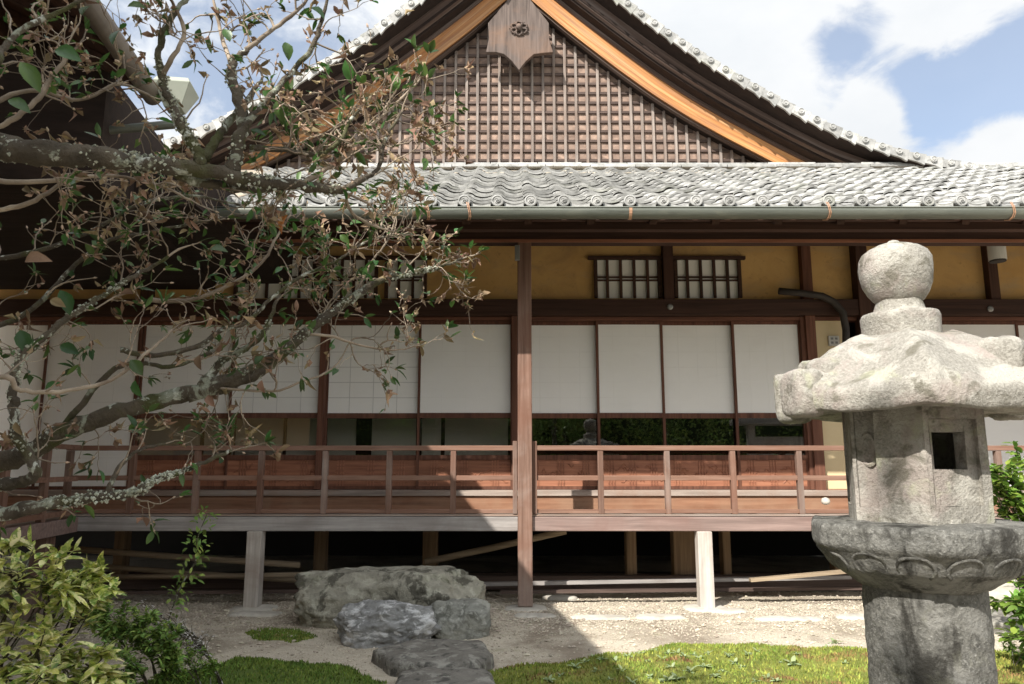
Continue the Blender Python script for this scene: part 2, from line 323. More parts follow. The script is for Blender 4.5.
# base stones
def rock(name, m, c, sx, sy, sz, seed, rough=.16, flat=.3, parent=None, sub=4, sq=3.0, rz=0, cuts=0):
    import bmesh
    bm = bmesh.new(); bmesh.ops.create_icosphere(bm, subdivisions=sub, radius=1)
    rg = random.Random(seed); pl = []
    for _ in range(cuts):
        v = Vector((rg.uniform(-1,1), rg.uniform(-1.2,.6), rg.uniform(-.5,.9))).normalized(); pl.append((v, rg.uniform(1.0, 1.3) if sq > 4.5 else rg.uniform(.88, 1.12)))
    o = Vector((seed*7.1, seed*3.3, seed*1.7)); mb = MB(); cr_, sr_ = math.cos(rz), math.sin(rz)
    for v in bm.verts:
        p = v.co.copy(); k = (abs(p.x)**sq+abs(p.y)**sq+abs(p.z)**sq)**(1/sq); p /= k
        if p.z > 0: p.z = p.z*(1-flat)+flat*min(p.z, .6)/.6
        for v_, d_ in pl:
            e_ = p.dot(v_)-d_
            if e_ > 0: p -= v_*e_*.85
        q = p*1.3+o
        dd = 1+rough*noise.noise(q)+rough*.55*noise.noise(q*2.7)+rough*.30*noise.noise(q*6)+rough*.16*noise.noise(q*14)+rough*.09*noise.noise(q*30)
        rid = abs(noise.noise(q*1.9+Vector((5,5,5)))); dd -= rough*.5*max(0, .12-rid)/.12*.5
        p *= dd; X_, Y_ = p.x*sx, p.y*sy
        mb.v.append((c[0]+X_*cr_-Y_*sr_, c[1]+X_*sr_+Y_*cr_, c[2]+p.z*sz))
    mb.f = [tuple(v.index for v in f.verts) for f in bm.faces]; bm.free()
    return mb.build(name, m, parent, loc=None if parent else (c[0], c[1], 0), smooth=True)
for px in (254, 525, 705):
    x = xa(px, 600, YP); rock('base_stone', RK5, (x, YP, -.02), .19, .16, .045, px, .1, parent=hall, sub=3)
# inner floor posts and sills, dark wall under the floor
for px, wv in ((120, .1), (320, .11), (430, .14), (631, .10), (684, .22), (726, .08), (840, .14), (980, .12)):
    x = xa(px, 560, 7.5); MB().box(x-wv/2, x+wv/2, 7.45, 7.6, .0, zd-.04).build('floor_post', LUMZ, hall, bevel=.01)
MB().box(XL, XR, 7.35, 7.44, .02, .15).build('ground_sill', LX, hall, bevel=.01)
MB().box(XL, XR, 7.9, 8.0, .0, .10).build('ground_sill', LX, hall, bevel=.01)
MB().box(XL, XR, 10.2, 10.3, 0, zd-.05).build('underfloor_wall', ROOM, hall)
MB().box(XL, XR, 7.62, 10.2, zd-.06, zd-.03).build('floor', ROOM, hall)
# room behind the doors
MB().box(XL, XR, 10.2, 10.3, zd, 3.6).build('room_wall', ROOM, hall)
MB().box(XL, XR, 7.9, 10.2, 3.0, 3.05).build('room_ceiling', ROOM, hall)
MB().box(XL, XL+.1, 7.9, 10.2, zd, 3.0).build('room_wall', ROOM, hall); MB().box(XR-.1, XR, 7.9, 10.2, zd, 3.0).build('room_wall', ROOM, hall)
sp = MB(); fr = MB()
for (a, b) in ((205, 234), (236, 283), (287, 356), (372, 416), (422, 441), (445, 508), (90, 200)):
    x0, x1 = xa(a, 430, 7.95), xa(b, 430, 7.95); sp.box(x0, x1, 7.95, 7.97, zd, 2.2)
sp.build('inner_paper_screen', PAPG, hall)
# sill step and riser
MB().box(XL, XR, 7.36, 7.62, Z(496, 7.36), Z(490, 7.45)).build('door_sill', SX, hall, bevel=.004)
MB().box(XL, XR, 7.385, 7.42, zd+.004, Z(496, 7.36)-.002).build('riser_board', OX, hall)
zs = Z(490, 7.45)
# ------- sliding doors
zt = Z(321, YW); zp0 = Z(414, YW); zg1 = Z(417, YW); zg0 = Z(455, YW); zl1 = Z(460, YW)
def door(x0, x1, y, low=False, grid=False, seed=0):
    st = .026
    root = MB().box(x0, x0+st, y-.018, y+.018, zs+.002, zt).box(x1-st, x1, y-.018, y+.018, zs+.002, zt)
    root.box(x0+st, x1-st, y-.016, y+.016, zt-.035, zt)
    root.box(x0+st, x1-st, y-.016, y+.016, zs+.002, zs+.035)
    if not low:
        root.box(x0+st, x1-st, y-.0165, y+.0165, zg1-.01, zp0+.012); root.box(x0+st, x1-st, y-.02, y+.0165, zl1, zg0)
    d = root.build('sliding_door', WZ, hall, bevel=.002)
    zlow = zs+.035 if low else zp0+.012
    MB().box(x0+st, x1-st, y-.004, y+.004, zlow, zt-.035).build('paper_panel', PAP, d)
    if grid:
        gb = MB()
        for k in range(1, 4): xx = x0+(x1-x0)*k/4; gb.box(xx-.004, xx+.004, y-.0055, y-.0035, zlow, zt-.035)
        for k in range(1, 6): zz = zlow+(zt-zlow)*k/6; gb.box(x0+st, x1-st, y-.006, y-.0030, zz-.004, zz+.004)
        gb.build('muntin_grid', PAPm if grid == 1 else PAPs, d)
    if not low:
        MB().box(x0+st, x1-st, y-.002, y+.002, zg0, zg1-.01).build('glass_pane', glass, d)
        pn = MB().box(x0+st, x1-st, y-.008, y+.008, zs+.035, zl1)
        pn.build('wood_panel', PX, d)
        cv = MB(); random.seed(seed+5); n = 3; wd = (x1-x0-2*st)
        for k in range(n):
            xx = x0+st+wd*(k+.5)/n
            for q in (-.028, 0, .028): cv.box(xx+q-.006, xx+q+.006, y-.016, y-.006, zs+.037, zl1-.002)
        for k in range(16):       # carved wave relief
            xx = x0+st+wd*rnd(.05, .95); zz = zs+.04+(zl1-zs-.05)*rnd(.15, .85); L_ = rnd(.04, .10)
            pts = [(xx+L_*t_, y-.009, zz+.018*math.sin(t_*6+k)) for t_ in (-.5, -.25, 0, .25, .5)]
            cv.tube([p for p in pts if x0+st+.01 < p[0] < x1-st-.01] if sum(x0+st+.01 < p[0] < x1-st-.01 for p in pts) > 1 else [(xx-.01, y-.009, zz), (xx+.01, y-.009, zz)], .006, 5)
        cv.build('carved_relief', PX, d, bevel=0)
PAPs = mat('paper seam', (.775, .765, .735), (.835, .825, .80), (3, 3, 3), .9, 0)
PAPm = mat('paper over muntin', (.58, .57, .55), (.62, .61, .59), (3, 3, 3), .9, 0)
xd = [xa(p, 400, YW) for p in (599, 664, 737, 806)]
x513 = xa(513, 400, YW)
edges = [x513-.957*k for k in range(0, 7)][::-1]
for k in range(6):
    low = edges[k+1] < -3.6
    door(edges[k]-(.012 if k % 2 else 0), edges[k+1]+(.012 if k % 2 == 0 else 0), YW+(.02 if k % 2 else .062), low, 1 if k in (4, 3) else 2, k)
door(x513+.07, xd[0]+.02, YW+.062, grid=2, seed=11); door(xd[0]-.02, xd[1]+.01, YW+.02, grid=2, seed=12)
door(xd[1]-.02, xd[2]+.02, YW+.02+.042, grid=2, seed=13); door(xd[2]-.02, xd[3]-.01, YW+.02, grid=2, seed=14)
xr0 = xa(862, 400, YW); xe = [xr0+.06+.80*k for k in range(9)]
for k in range(7): door(xe[k], xe[k+1]+.01, YW+(.02 if k % 2 else .062), True, False, 20+k)
# ------- wall posts, beams, plaster
def wpost(px, wv, z0, z1, y0=YW-.06, m=WZ, py=400, nm='wall_post'):
    x = xa(px, py, YW); return MB().box(x-wv/2, x+wv/2, y0, y0+.14, z0, z1).build(nm, m, hall, bevel=.004)
zN0, zN1 = Z(315, YW-.1), Z(299, YW-.1)
MB().box(XL, XR, YW-.10, YW+.02, zN0, zN1).build('lintel_beam', DX, hall, bevel=.005)
MB().box(XL, XR, YW-.03, YW+.1, zt+.002, zN0-.003).build('door_head_rail', WX, hall, bevel=.003)
wpost(517, .11, zs+.003, zN0-.004, YW-.07)
wpost(813, .10, zd+.003, 3.85, YW-.07, WZ); wpost(806, .045, zs+.003, zN0-.004, YW-.04)
wpost(858, .12, zd+.003, 3.85, YW-.115, DZ, 280)
wpost(667, .105, zN1+.003, 3.85, YW-.08, DZ, 270); wpost(990, .10, zN1+.003, 3.85, YW-.07, DZ, 280)
wpost(322, .11, zN1+.003, 3.85, YW-.07, DZ, 280); wpost(150, .11, zN1+.003, 3.85, YW-.07, DZ, 280); wpost(322, .06, zs+.003, zN0-.004, YW-.05, WZ, 400)
# plaster
MB().box(XL, XR, YW+.02, YW+.10, zN1-.02, 3.9).build('upper_wall', OCH, hall)
xa0, xa1 = xa(818, 400, YW), xa(853, 400, YW)
MB().box(xa0, xa1, YW+.0, YW+.10, zd+.003, zN0-.004).build('lower_wall', CRM, hall)
MB().box(xa0, xa1, YW-.02, YW-.002, zd+.004, zs+.01).build('skirting_board', OX, hall)
# transom windows
def transom(pa, pb, nb, parent=hall):
    x0, x1 = xa(pa, 278, YW), xa(pb, 278, YW); z1, z0 = Z(257, YW), Z(298, YW)
    f = MB().box(x0-.06, x1+.05, YW-.03, YW+.015, z1-.03, z1+.005).box(x0, x0+.035, YW-.025, YW+.013, z0, z1-.031).box(x1-.035, x1, YW-.025, YW+.013, z0, z1-.031)
    fo = f.build('transom_window', DX, parent, bevel=.002)
    MB().box(x0+.035, x1-.035, YW+.0145, YW+.0185, z0, z1-.03).build('paper_pane', PAP, fo)
    b = MB()
    for k in range(1, nb): xx = x0+(x1-x0)*k/nb; b.box(xx-.014, xx+.014, YW-.014, YW+.01, z0, z1-.031)
    zz = (z0+z1)/2-.012; b.box(x0+.035, x1-.035, YW-.006, YW+.0, zz-.03, zz-.012).box(x0+.035, x1-.035, YW-.006, YW+.0, zz+.004, zz+.022)
    b.build('bars', DZ, fo)
transom(594, 661, 5); transom(674, 741, 5); transom(385, 427, 3); transom(330, 378, 4); transom(235, 316, 5)
# carved bracket dots
xq = xa(670, 307, YW-.1); MB().lathe((0,0,0), [(.0,0),(.03,.0),(.034,.01),(.02,.018),(0,.02)], 12)
def disc(x, y, z, r, name, m, parent, th=.02):
    mb = MB().tube([(x, y, z), (x, y-th*.6, z), (x, y-th, z)], [r, r, r*.55], 16); return mb.build(name, m, parent, smooth=False)
disc(xq, YW-.10, Z(307, YW-.1), .03, 'nail_cover', GREY, hall); disc(xa(990, 309, YW-.1), YW-.10, Z(309, YW-.1), .03, 'nail_cover', GREY, hall)
# outlet box, pipe, lamp, sensor, knob
xo = xa(833, 341, YW); zo = Z(341, YW)
ob_ = MB().box(xo-.055, xo+.055, YW-.03, YW-.003, zo-.055, zo+.05).build('switch_box', WHT, hall, bevel=.005)
hb = MB()
for dx in (-.022, .022):
    for dz in (-.022, .02): hb.box(xo+dx-.012, xo+dx+.012, YW-.034, YW-.0305, zo+dz-.011, zo+dz+.011)
hb.build('switch_button', GREY, ob_)
pp = [P(a, b, YW-.17) for a, b in ((779, 291), (800, 293), (822, 296), (834, 302), (843, 313), (846, 330), (846, 348), (846, 372))]
MB().tube(pp, .036, 12).build('lagged_pipe', PIPE, hall, smooth=True)
lp = P(997, 253, 6.75)
lo_ = MB().tube([lp+Vector((0,0,.09)), lp+Vector((0,0,-.07))], .075, 20).build('eave_lamp', WHT, hall)
MB().tube([lp+Vector((0,0,-.071)), lp+Vector((0,0,-.085))], .07, 20).build('lamp_lens', PIPE, lo_)
MB().tube([lp+Vector((0,0,.09)), (lp.x, lp.y, 3.5)], .02, 8).build('lamp_bracket', DZ, lo_)
sp_ = P(517, 253, YP-.08); MB().box(sp_.x-.02, sp_.x+.025, YP-.10, YP-.064, sp_.z-.07, sp_.z+.07).build('sensor_box', GREY, hall, bevel=.004)
kb = P(827, 501, YP+.02); MB().lathe((kb.x, YP+.05, kb.z-.035), [(.004,0),(.028,.008),(.038,.03),(.03,.055),(.004,.066)], 16).build('round_finial', RK5, hall, smooth=True)
# ------- railing
rl = MB(); r0 = xa(66, 450, YP)
for (a, b, hw) in ((445.5, 450.5, .03), (475.5, 480.5, .018), (509.5, 513.5, .018)):
    for (u0, u1) in ((r0, xc-.063), (xc+.063, XR)): rl.box(u0, u1, YP+.03-hw, YP+.03+hw, Z(b, YP), Z(a, YP))
rail = rl.build('railing', RX, hall, bevel=.004)
pz1 = Z(450.5, YP)-.002
rp0 = MB().box(xa(453, 480, YP)-.024, xa(453, 480, YP)+.024, YP+.005, YP+.055, zd+.024, pz1).build('railing_post', RZ, rail, bevel=.003)
for px in (66, 130, 195, 259.5, 324, 388.5, 601, 668, 734, 801, 868, 935, 1002, 1069): dup(rp0, (xa(px, 480, YP)-xa(453, 480, YP), 0, 0), rail)
for dx in (-.085, .085): MB().box(xc+dx-.02, xc+dx+.02, YP-.01, YP+.062, zd+.024, Z(441, YP)).build('railing_post', RZ, rail, bevel=.006)
# ------- eave framing
MB().box(XL, XR, YP-.07, YP+.07, 3.18, 3.34).build('eave_beam', DX, hall, bevel=.006)
MB().box(XL, XR, YP-.085, YP-.072, 3.172, 3.20).build('beam_batten', PX, hall)
sl = (3.78+1.2-3.2)/(YG-YE)
sl = .513; RS = math.atan(sl); z_e = Z(209.8, YE)     # eave line height
for k in range(27):
    x = xa(340, 225, YE)+.495*(k-8); MB().beam((x, YE+.02, z_e-.075), (x, 7.5, z_e-.075+sl*.85*1.88), .06, .075).build('rafter', DY, hall)
MB().add([(XL, YE, z_e-.025), (XR, YE, z_e-.025), (XR, 7.6, z_e-.015+sl*.87*2), (XL, 7.6, z_e-.015+sl*.87*2), (XL, YE, z_e+.0), (XR, YE, z_e+.0), (XR, 7.6, z_e+.01+sl*.9*2), (XL, 7.6, z_e+.01+sl*.9*2)],
    [(0,3,2,1),(4,5,6,7),(0,1,5,4),(1,2,6,5),(2,3,7,6),(3,0,4,7)]).build('soffit_boards', DX, hall)
MB().box(XL, XR, YE+.03, YE+.07, z_e-.075, z_e-.03).build('eave_fascia', DX, hall)
MB().box(XL, XR, YE+.40, YE+.48, z_e-.03, z_e+.05).build('eave_batten', DX, hall)
# ------- tiles
def tile_field(u_edges_n, rows, base, nrm, w=.258, ex=.2, lift=.029, h=.028, jit=.007, skip=None):
    prof = []
    for k in range(13):
        u = k/12
        if u < .42: z = h*math.sin(math.pi*(u/.42))**.8 if 0 < u < .42 else 0
        else: z = -.016*math.sin(math.pi*(u-.42)/.58)
        prof.append((u, z))
    mb = MB(); th = .02
    for c in range(u_edges_n):
        for r in range(rows):
            if skip and skip(c, r): continue
            jz = rnd(-jit, jit); jt = rnd(-jit, jit); js = rnd(-.006, .006)
            vs = []
            for (s, lz) in ((r*ex+js, lift+jz), (r*ex+js+ex*1.05, 0+jz*.3)):
                for (u, z) in prof: uu = (c+u*1.02)*w; vs.append(base(uu, s)+nrm(s)*(z+lz+jt*(u-.5)))
            for (u, z) in prof: uu = (c+u*1.02)*w; vs.append(base(uu, r*ex+js)+nrm(r*ex)*(z+lift+jz-th+jt*(u-.5)))
            n = len(prof); fs = []
            for k in range(n-1): fs += [(k, k+1, n+k+1, n+k), (2*n+k, 2*n+k+1, k+1, k)]
            mb.add(vs, fs)
    return mb
ca, sa = math.cos(RS), math.sin(RS)
x_cap = xa(432, 205, YE); wv = xa(531.2, 205, YE)-xa(498.4, 205, YE)
ncol_l = 14; x_start = x_cap-wv*.21-wv*ncol_l; ncol = int((XR+2-x_start)/wv)
rows = int((YG-.10-YE)/ca/.2)
def sk(c, r): return x_start+c*wv < xa(216, 208, YE)-.02-r*.225*.20
tf = tile_field(ncol, rows, lambda u, s: Vector((x_start+u, YE-.03+s*ca, z_e+.02+s*sa)), lambda s: Vector((0, -sa, ca)), wv, skip=sk)
er = tf.build('eave_tiles', TILE, hall, smooth=False)
MB().add([(XL+3.5, YE+.02, z_e+.002), (XR+2, YE+.02, z_e+.002), (XR+2, YG+.2, z_e+.002+sl*(YG+.2-YE-.02)), (XL+3.5, YG+.2, z_e+.002+sl*(YG+.2-YE-.02))], [(0,1,2,3)]).build('roof_bed', EARTH, hall)
# round end tile with swirl
cap = MB(); cx, cz = x_cap, z_e+.052
cap.tube([(cx, YE+.10, cz+.02), (cx, YE-.065, cz)], .047, 18)
ring = [(cx+.042*math.cos(a), YE-.067, cz+.040*math.sin(a)) for a in [i*2*math.pi/18 for i in range(19)]]; cap.tube(ring, .0075, 5)
for q in range(3):
    pts = [(cx+(.006+.020*t_)*math.cos(q*2.094+t_*2.6), YE-.069, cz+(.006+.020*t_)*math.sin(q*2.094+t_*2.6)) for t_ in (0, .33, .66, 1)]
    cap.tube(pts, [.009, .007, .005, .002], 5)
c0 = cap.build('end_tile', TILE, er, smooth=False)
pend = MB()   # wavy pendant lip between caps
for c in range(ncol):
    if sk(c, 0): continue
    vs = []; xx0 = x_start+c*wv+wv*.42
    for k in range(9):
        u = k/8; zz = z_e+.035-.022*math.sin(math.pi*u); vs += [(xx0+u*wv*.58, YE-.042, zz+.006), (xx0+u*wv*.58, YE-.042, zz-.034-.006*math.sin(math.pi*u)), (xx0+u*wv*.58, YE-.02, zz+.008)]
    fs = []
    for k in range(8): fs += [(k*3, k*3+1, k*3+4, k*3+3), (k*3+2, k*3, k*3+3, k*3+5)]
    pend.add(vs, fs)
pend.build('eave_lip', TILE, er)
for c in range(-6, 23): 
    if c: dup(c0, (c*wv, 0, 0), er)
# flat ridge course at the top of eave roof
rc = MB(); x = xa(316, 167, YG-.1)
zz0 = z_e+.02+sl*(YG-.20-YE)
while x < XR+1.5:
    l_ = rnd(.55, .62); j = rnd(-.006, .006)
    rc.box(x, x+l_-.008, YG-.22, YG-.09, zz0+.040+j, zz0+.078+j); rc.box(x-.1, x+l_-.108, YG-.19, YG-.09, zz0+.076+j, zz0+.108+j); x += l_
rc.build('top_flashing_tiles', TILE, hall, bevel=.004)
# ------- gutter
gz = Z(209.5, YE-.09); gy = YE-.085; gr_ = .060
gt = MB(); xg0, xg1 = xa(196, 213, YE)-.3, XR+1.5
n = 11; segs = [xg0, xa(630, 213, YE), xg1]
vs = []
for xg in np.linspace(xg0, xg1, 40):
    for k in range(n):
        a = math.pi*(1+k/(n-1)); vs.append((xg, gy+gr_*math.cos(a), gz+gr_*1.25*math.sin(a)))
    for k in range(n):
        a = math.pi*(2-k/(n-1)); vs.append((xg, gy+(gr_-.004)*math.cos(a), gz+(gr_-.004)*1.25*math.sin(a)))
fs = []
for i in range(39):
    for k in range(2*n): a = i*2*n+k; b = i*2*n+(k+1) % (2*n); fs.append((a, b, b+2*n, a+2*n))
gt.add(vs, fs)
gt.tube([(xg0, gy-gr_, gz), (xg1, gy-gr_, gz)], .006, 6)
gut = gt.build('gutter', COP, hall, smooth=True)
xj = xa(630, 213, YE-.1)
vs = []
for xg in (xj-.012, xj+.012):
    for k in range(n): a = math.pi*(1+k/(n-1)); vs.append((xg, gy+(gr_+.003)*math.cos(a), gz+(gr_+.003)*1.25*math.sin(a)))
MB().add(vs, [(k, k+1, n+k+1, n+k) for k in range(n-1)]).build('joint_band', WIRE, gut)
def strap(px):
    x = xa(px, 213, YE-.1)
    pts = [(x+.012*math.sin(k), gy+(gr_+.006)*math.cos(math.pi*(1+k/6)), gz+(gr_+.006)*1.25*math.sin(math.pi*(1+k/6))) for k in range(-1, 5)]
    MB().tube(pts, .004, 5).tube([(p[0]+.012, p[1], p[2]) for p in pts], .004, 5).build('wire_tie', WIRE, gut)
for px in (427, 468, 826, 1009): strap(px)
# ------- gable
cpx = [(519, -76), (570, -34), (619, 3), (660, 33), (700, 60), (740, 84), (790, 112), (840, 137), (890, 155), (935, 166), (985, 174), (1060, 181), (1180, 188)]
YV = 8.6
cw = [P(a, b, YV) for a, b in cpx]; X0 = cw[0].x
cx_ = np.array([p.x-X0 for p in cw]); cz_ = np.array([p.z for p in cw])
def cz(d):   # height of verge curve at horizontal distance d (smoothed)
    return float(np.mean([np.interp(abs(d)+e, cx_, cz_, ) for e in (-.12, -.06, 0, .06, .12)])) if d > .15 else float(np.interp(d, cx_, cz_))
DM = float(cx_[-1])
ds = [DM*i/60 for i in range(61)]
def slope(d): return (cz(d+.1)-cz(max(d-.1, 0)))/(d+.1-max(d-.1, 0))
def kf(d): t_ = min(1, max(0, (abs(d)-1.2)/2.6)); return 1-.20*t_*t_*(3-2*t_)
def sweep(sgn, Y0, Y1, t0, t1, dmax=DM):   # vertical offsets t0 (top) t1 (bottom)
    t0 *= 1.06; t1 *= 1.06
    if abs(Y0-YV-.02) > .001: Y0 += .55; Y1 += .55
    mb = MB(); dd = [d for d in ds if d <= dmax]; vs = []; gcs = []
    for d in dd:
        x = X0+sgn*d; z = cz(d); k_ = kf(d); vs += [(x, Y0, z+t0*k_), (x, Y0, z+t1*k_), (x, Y1, z+t1*k_), (x, Y1, z+t0*k_)]; gcs += [(d*1.15+sgn*50, Y0, t0), (d*1.15+sgn*50, Y0, t1), (d*1.15+sgn*50, Y1, t1), (d*1.15+sgn*50, Y1, t0)]
    fs = []
    for i in range(len(dd)-1):
        for k in range(4):
            a, b = i*4+k, i*4+(k+1) % 4; fs.append((a, b, b+4, a+4) if sgn > 0 else (b, a, a+4, b+4))
    e = (len(dd)-1)*4; fs += [(0, 3, 2, 1), (e, e+1, e+2, e+3)]
    mb.add(vs, fs); mb.gc = gcs; return mb

YL = 9.33; zbase = z_e+sl*(YG-.1-YE)-.1
for sgn in (1, -1):
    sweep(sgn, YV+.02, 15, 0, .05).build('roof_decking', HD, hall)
    o1 = sweep(sgn, 8.33, 8.40, -.002, -.17).build('verge_board', HG, hall)
    sweep(sgn, 8.315, 8.329, -.12, -.16).build('verge_trim', HD, hall)
    sweep(sgn, 8.40, 8.552, -.17, -.21).build('verge_soffit', HD, hall)
    sweep(sgn, 8.55, 8.63, -.165, -.265).build('verge_board', HG, hall)
    o2 = sweep(sgn, 8.58, 8.65, -.267, -.53).build('bargeboard', HX, hall)
    sweep(sgn, 8.565, 8.579, -.507, -.542).build('bargeboard_trim', HX, o2)
    sweep(sgn, 8.61, 8.68, -.544, -.57).build('bargeboard_lip', HG, hall)
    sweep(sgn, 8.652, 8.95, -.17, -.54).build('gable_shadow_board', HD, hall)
# lattice
sp0 = 11.02/F*P(519, 100, YG).length*.985
sp0 = xa(530.6, 120, 9.33)-xa(519.6, 120, 9.33)
lvs = []; lh = MB(); k = -30
XC = xa(519, 120, 9.33)
for k in range(-34, 35):
    x = XC+sp0*k+.03; d = abs(x-X0)
    if cz(d)-.575*kf(d) > zbase+.05: lvs.append(MB().box(x-.017, x+.017, YL+rnd(-.004, .004), YL+.03, zbase, cz(d)-.575*kf(d)))
zz = zbase+.05
while zz < cz(0)-.6:
    dd = [d for d in np.linspace(0, DM, 400) if cz(d)-.575*kf(d) > zz+.03]
    if dd: lh.box(X0-dd[-1], X0+dd[-1], YL+.020, YL+.044, zz, zz+.034)
    zz += sp0*.93
lt = lh.build('gable_lattice', LX, hall)
for b_ in lvs: b_.build('lattice_bar', LZ, lt)
bp = [(X0-d, cz(d)-.55*kf(d)) for d in ds[::-1] if cz(d)-.5 > zbase]+[(X0+d, cz(d)-.55*kf(d)) for d in ds[1:] if cz(d)-.5 > zbase]
bb = MB(); nb_ = len(bp)
vs = [(x, YL+.046, z) for x, z in bp]+[(x, YL+.046, zbase-.1) for x, z in bp]
bb.add(vs, [(i, nb_+i, nb_+i+1, i+1) for i in range(nb_-1)]).build('gable_backing', LB, hall)
# verge tiles + upper roof tiles
def arc(sgn):
    d = 0; res = []
    while d < DM-.3:
        sl_ = slope(d+.1); res.append((d, sl_)); d += .215*math.cos(math.atan(sl_))
    return res
for sgn in (1, -1):
    vt = MB()
    capm = None; pr = []
    for i, (d, s_) in enumerate(arc(sgn)):
        a = math.atan(s_); x = X0+sgn*d; z = cz(d)+.05; tx, tz = math.cos(a)*sgn, math.sin(a); nx_, nz_ = -math.sin(a)*sgn, math.cos(a)
        j = rnd(-.008, .008)
        # side plate, lower end dropping: saw-tooth bottom
        L_ = .225; p = [(x+nx_*.05, z+nz_*.05), (x+tx*L_+nx_*.072, z+tz*L_+nz_*.072), (x+tx*L_-nx_*(.075+j), z+tz*L_-nz_*(.075+j)), (x+tx*L_*.6-nx_*.05, z+tz*L_*.6-nz_*.05), (x-nx_*(.045), z-nz_*.045)]
        if sgn < 0: p = p[::-1]
        vt.prism(p, YV-.012+i % 2*.004, YV+.02)
        vt.prism([(x+nx_*.05, z+nz_*.05), (x+tx*L_+nx_*.077, z+tz*L_+nz_*.077), (x+tx*L_+nx_*.05, z+tz*L_+nz_*.05), (x+nx_*.025, z+nz_*.025)][::sgn], YV+.021, YV+.45)
        pr.append((x+nx_*.018+tx*.1, z+nz_*.018+tz*.1))
    vto = vt.build('verge_tiles', TILE, hall)
    c1 = None
    for (x, z) in pr:
        if c1 is None:
            mb = MB().tube([(x, YV+.4, z), (x, YV-.03, z)], .040, 14)
            mb.tube([(x+.033*math.cos(a), YV-.031, z+.033*math.sin(a)) for a in [i*2*math.pi/14 for i in range(15)]], .007, 4)
            mb.tube([(x, YV-.03, z), (x, YV-.038, z)], .014, 8)
            c1 = mb.build('round_end_tile', TILE, vto); xz = (x, z)
        else: dup(c1, (x-xz[0], 0, z-xz[1]), vto)
    # tile rolls running down the slope behind the verge
    up = MB()
    for r_ in range(22):
        y = YV+.5+r_*.26
        pts = [(X0+sgn*d, y, cz(d)+.09) for d in ds]
        up.tube(pts, .055, 8)
    vs = []
    for d in ds: vs += [(X0+sgn*d, YV+.3, cz(d)+.085), (X0+sgn*d, 14, cz(d)+.085)]
    up.add(vs, [(2*i, 2*i+2, 2*i+3, 2*i+1) if sgn > 0 else (2*i, 2*i+1, 2*i+3, 2*i+2) for i in range(len(ds)-1)])
    up.build('upper_roof_tiles', TILE, hall)
MB().box(X0-.12, X0+.12, YV-.05, 14, cz(0)+.05, cz(0)+.5).build('main_ridge', TILE, hall, bevel=.03)
# ridge sloping down to the right end of the eave roof
# pendant (gegyo)
YQ = 9.02
gp = [(519, -14), (504, 4), (488, 23), (489, 38), (486, 52), (496, 52), (504, 54), (512, 61), (519, 70), (526, 61), (534, 54), (542, 53), (553, 52), (549, 38), (549, 23), (534, 4)]
poly = [(P(a, b, YQ).x, P(a, b, YQ).z) for a, b in gp][::-1]
pdn = MB().prism(poly[::-1], YQ, YQ+.07).build('gable_pendant', GEG, hall, bevel=.006)
fx, fz_ = P(519, 29, YQ).x, P(519, 29, YQ).z
ro = MB()
for k in range(6):
    a = k*math.pi/3+.5; c_ = Vector((fx+.075*math.cos(a), YQ-.02, fz_+.062*math.sin(a)))
    ro.tube([c_+Vector((.04*math.cos(b), -.01*math.cos(b*2), .034*math.sin(b))) for b in [i*2*math.pi/10 for i in range(11)]], .014, 6)
    ro.tube([(fx+.02*math.cos(a+.5), YQ-.02, fz_+.02*math.sin(a+.5)), (fx+.13*math.cos(a+.5), YQ-.01, fz_+.11*math.sin(a+.5))], [.016, .008], 6)
ro.tube([(fx, YQ, fz_), (fx, YQ-.07, fz_), (fx, YQ-.09, fz_)], [.045, .04, .015], 12)
ro.build('carved_rosette', GEG, pdn, smooth=True)

# ---------------------------------------------------------------- SIDE WING (left)
AZ = R(8.0)
wing = empty('side_wing', (-4, 2.4, 0), 'dark side building on the left whose eave, gutter and copper hopper cut into the sky', 'building')
gE = P(153, 97, 4.7); gdir = Vector((-math.sin(AZ), math.cos(AZ), 0)); perp = Vector((-math.cos(AZ), -math.sin(AZ), 0))
gS = gE-gdir*8.5
print('wing eave', gE)
MB().tube([gS, gE], .062, 16).build('gutter_pipe', mat('aged round gutter', (.15, .125, .105), (.27, .235, .2), (3, 3, 3), .6, .2), wing, smooth=True)
# hopper: inverted truncated box
hc = P(176, 97, 4.72); hp = MB()
a_, b_ = .12, .05
vs = []
for s_, z_ in ((.10, .095), (.118, .06), (.055, -.10)):
    for dx, dy in ((-1,-1),(1,-1),(1,1),(-1,1)): vs.append(hc+gdir*dy*s_+perp*dx*-s_+Vector((0,0,z_)))
fs = [(8,9,10,11)[::-1], (0,1,2,3)]
for l_ in range(2):
    for k in range(4): a = l_*4+k; b = l_*4+(k+1) % 4; fs.append((b, a, a+4, b+4))
hp.add(vs, fs).build('gutter_hopper', COPL, wing, bevel=.004)
MB().tube([hc+Vector((0,0,-.1)), hc+Vector((0,0,-.2)), hc+perp*.6+Vector((0,0,-.3))], .03, 10).build('downpipe', COP, wing)
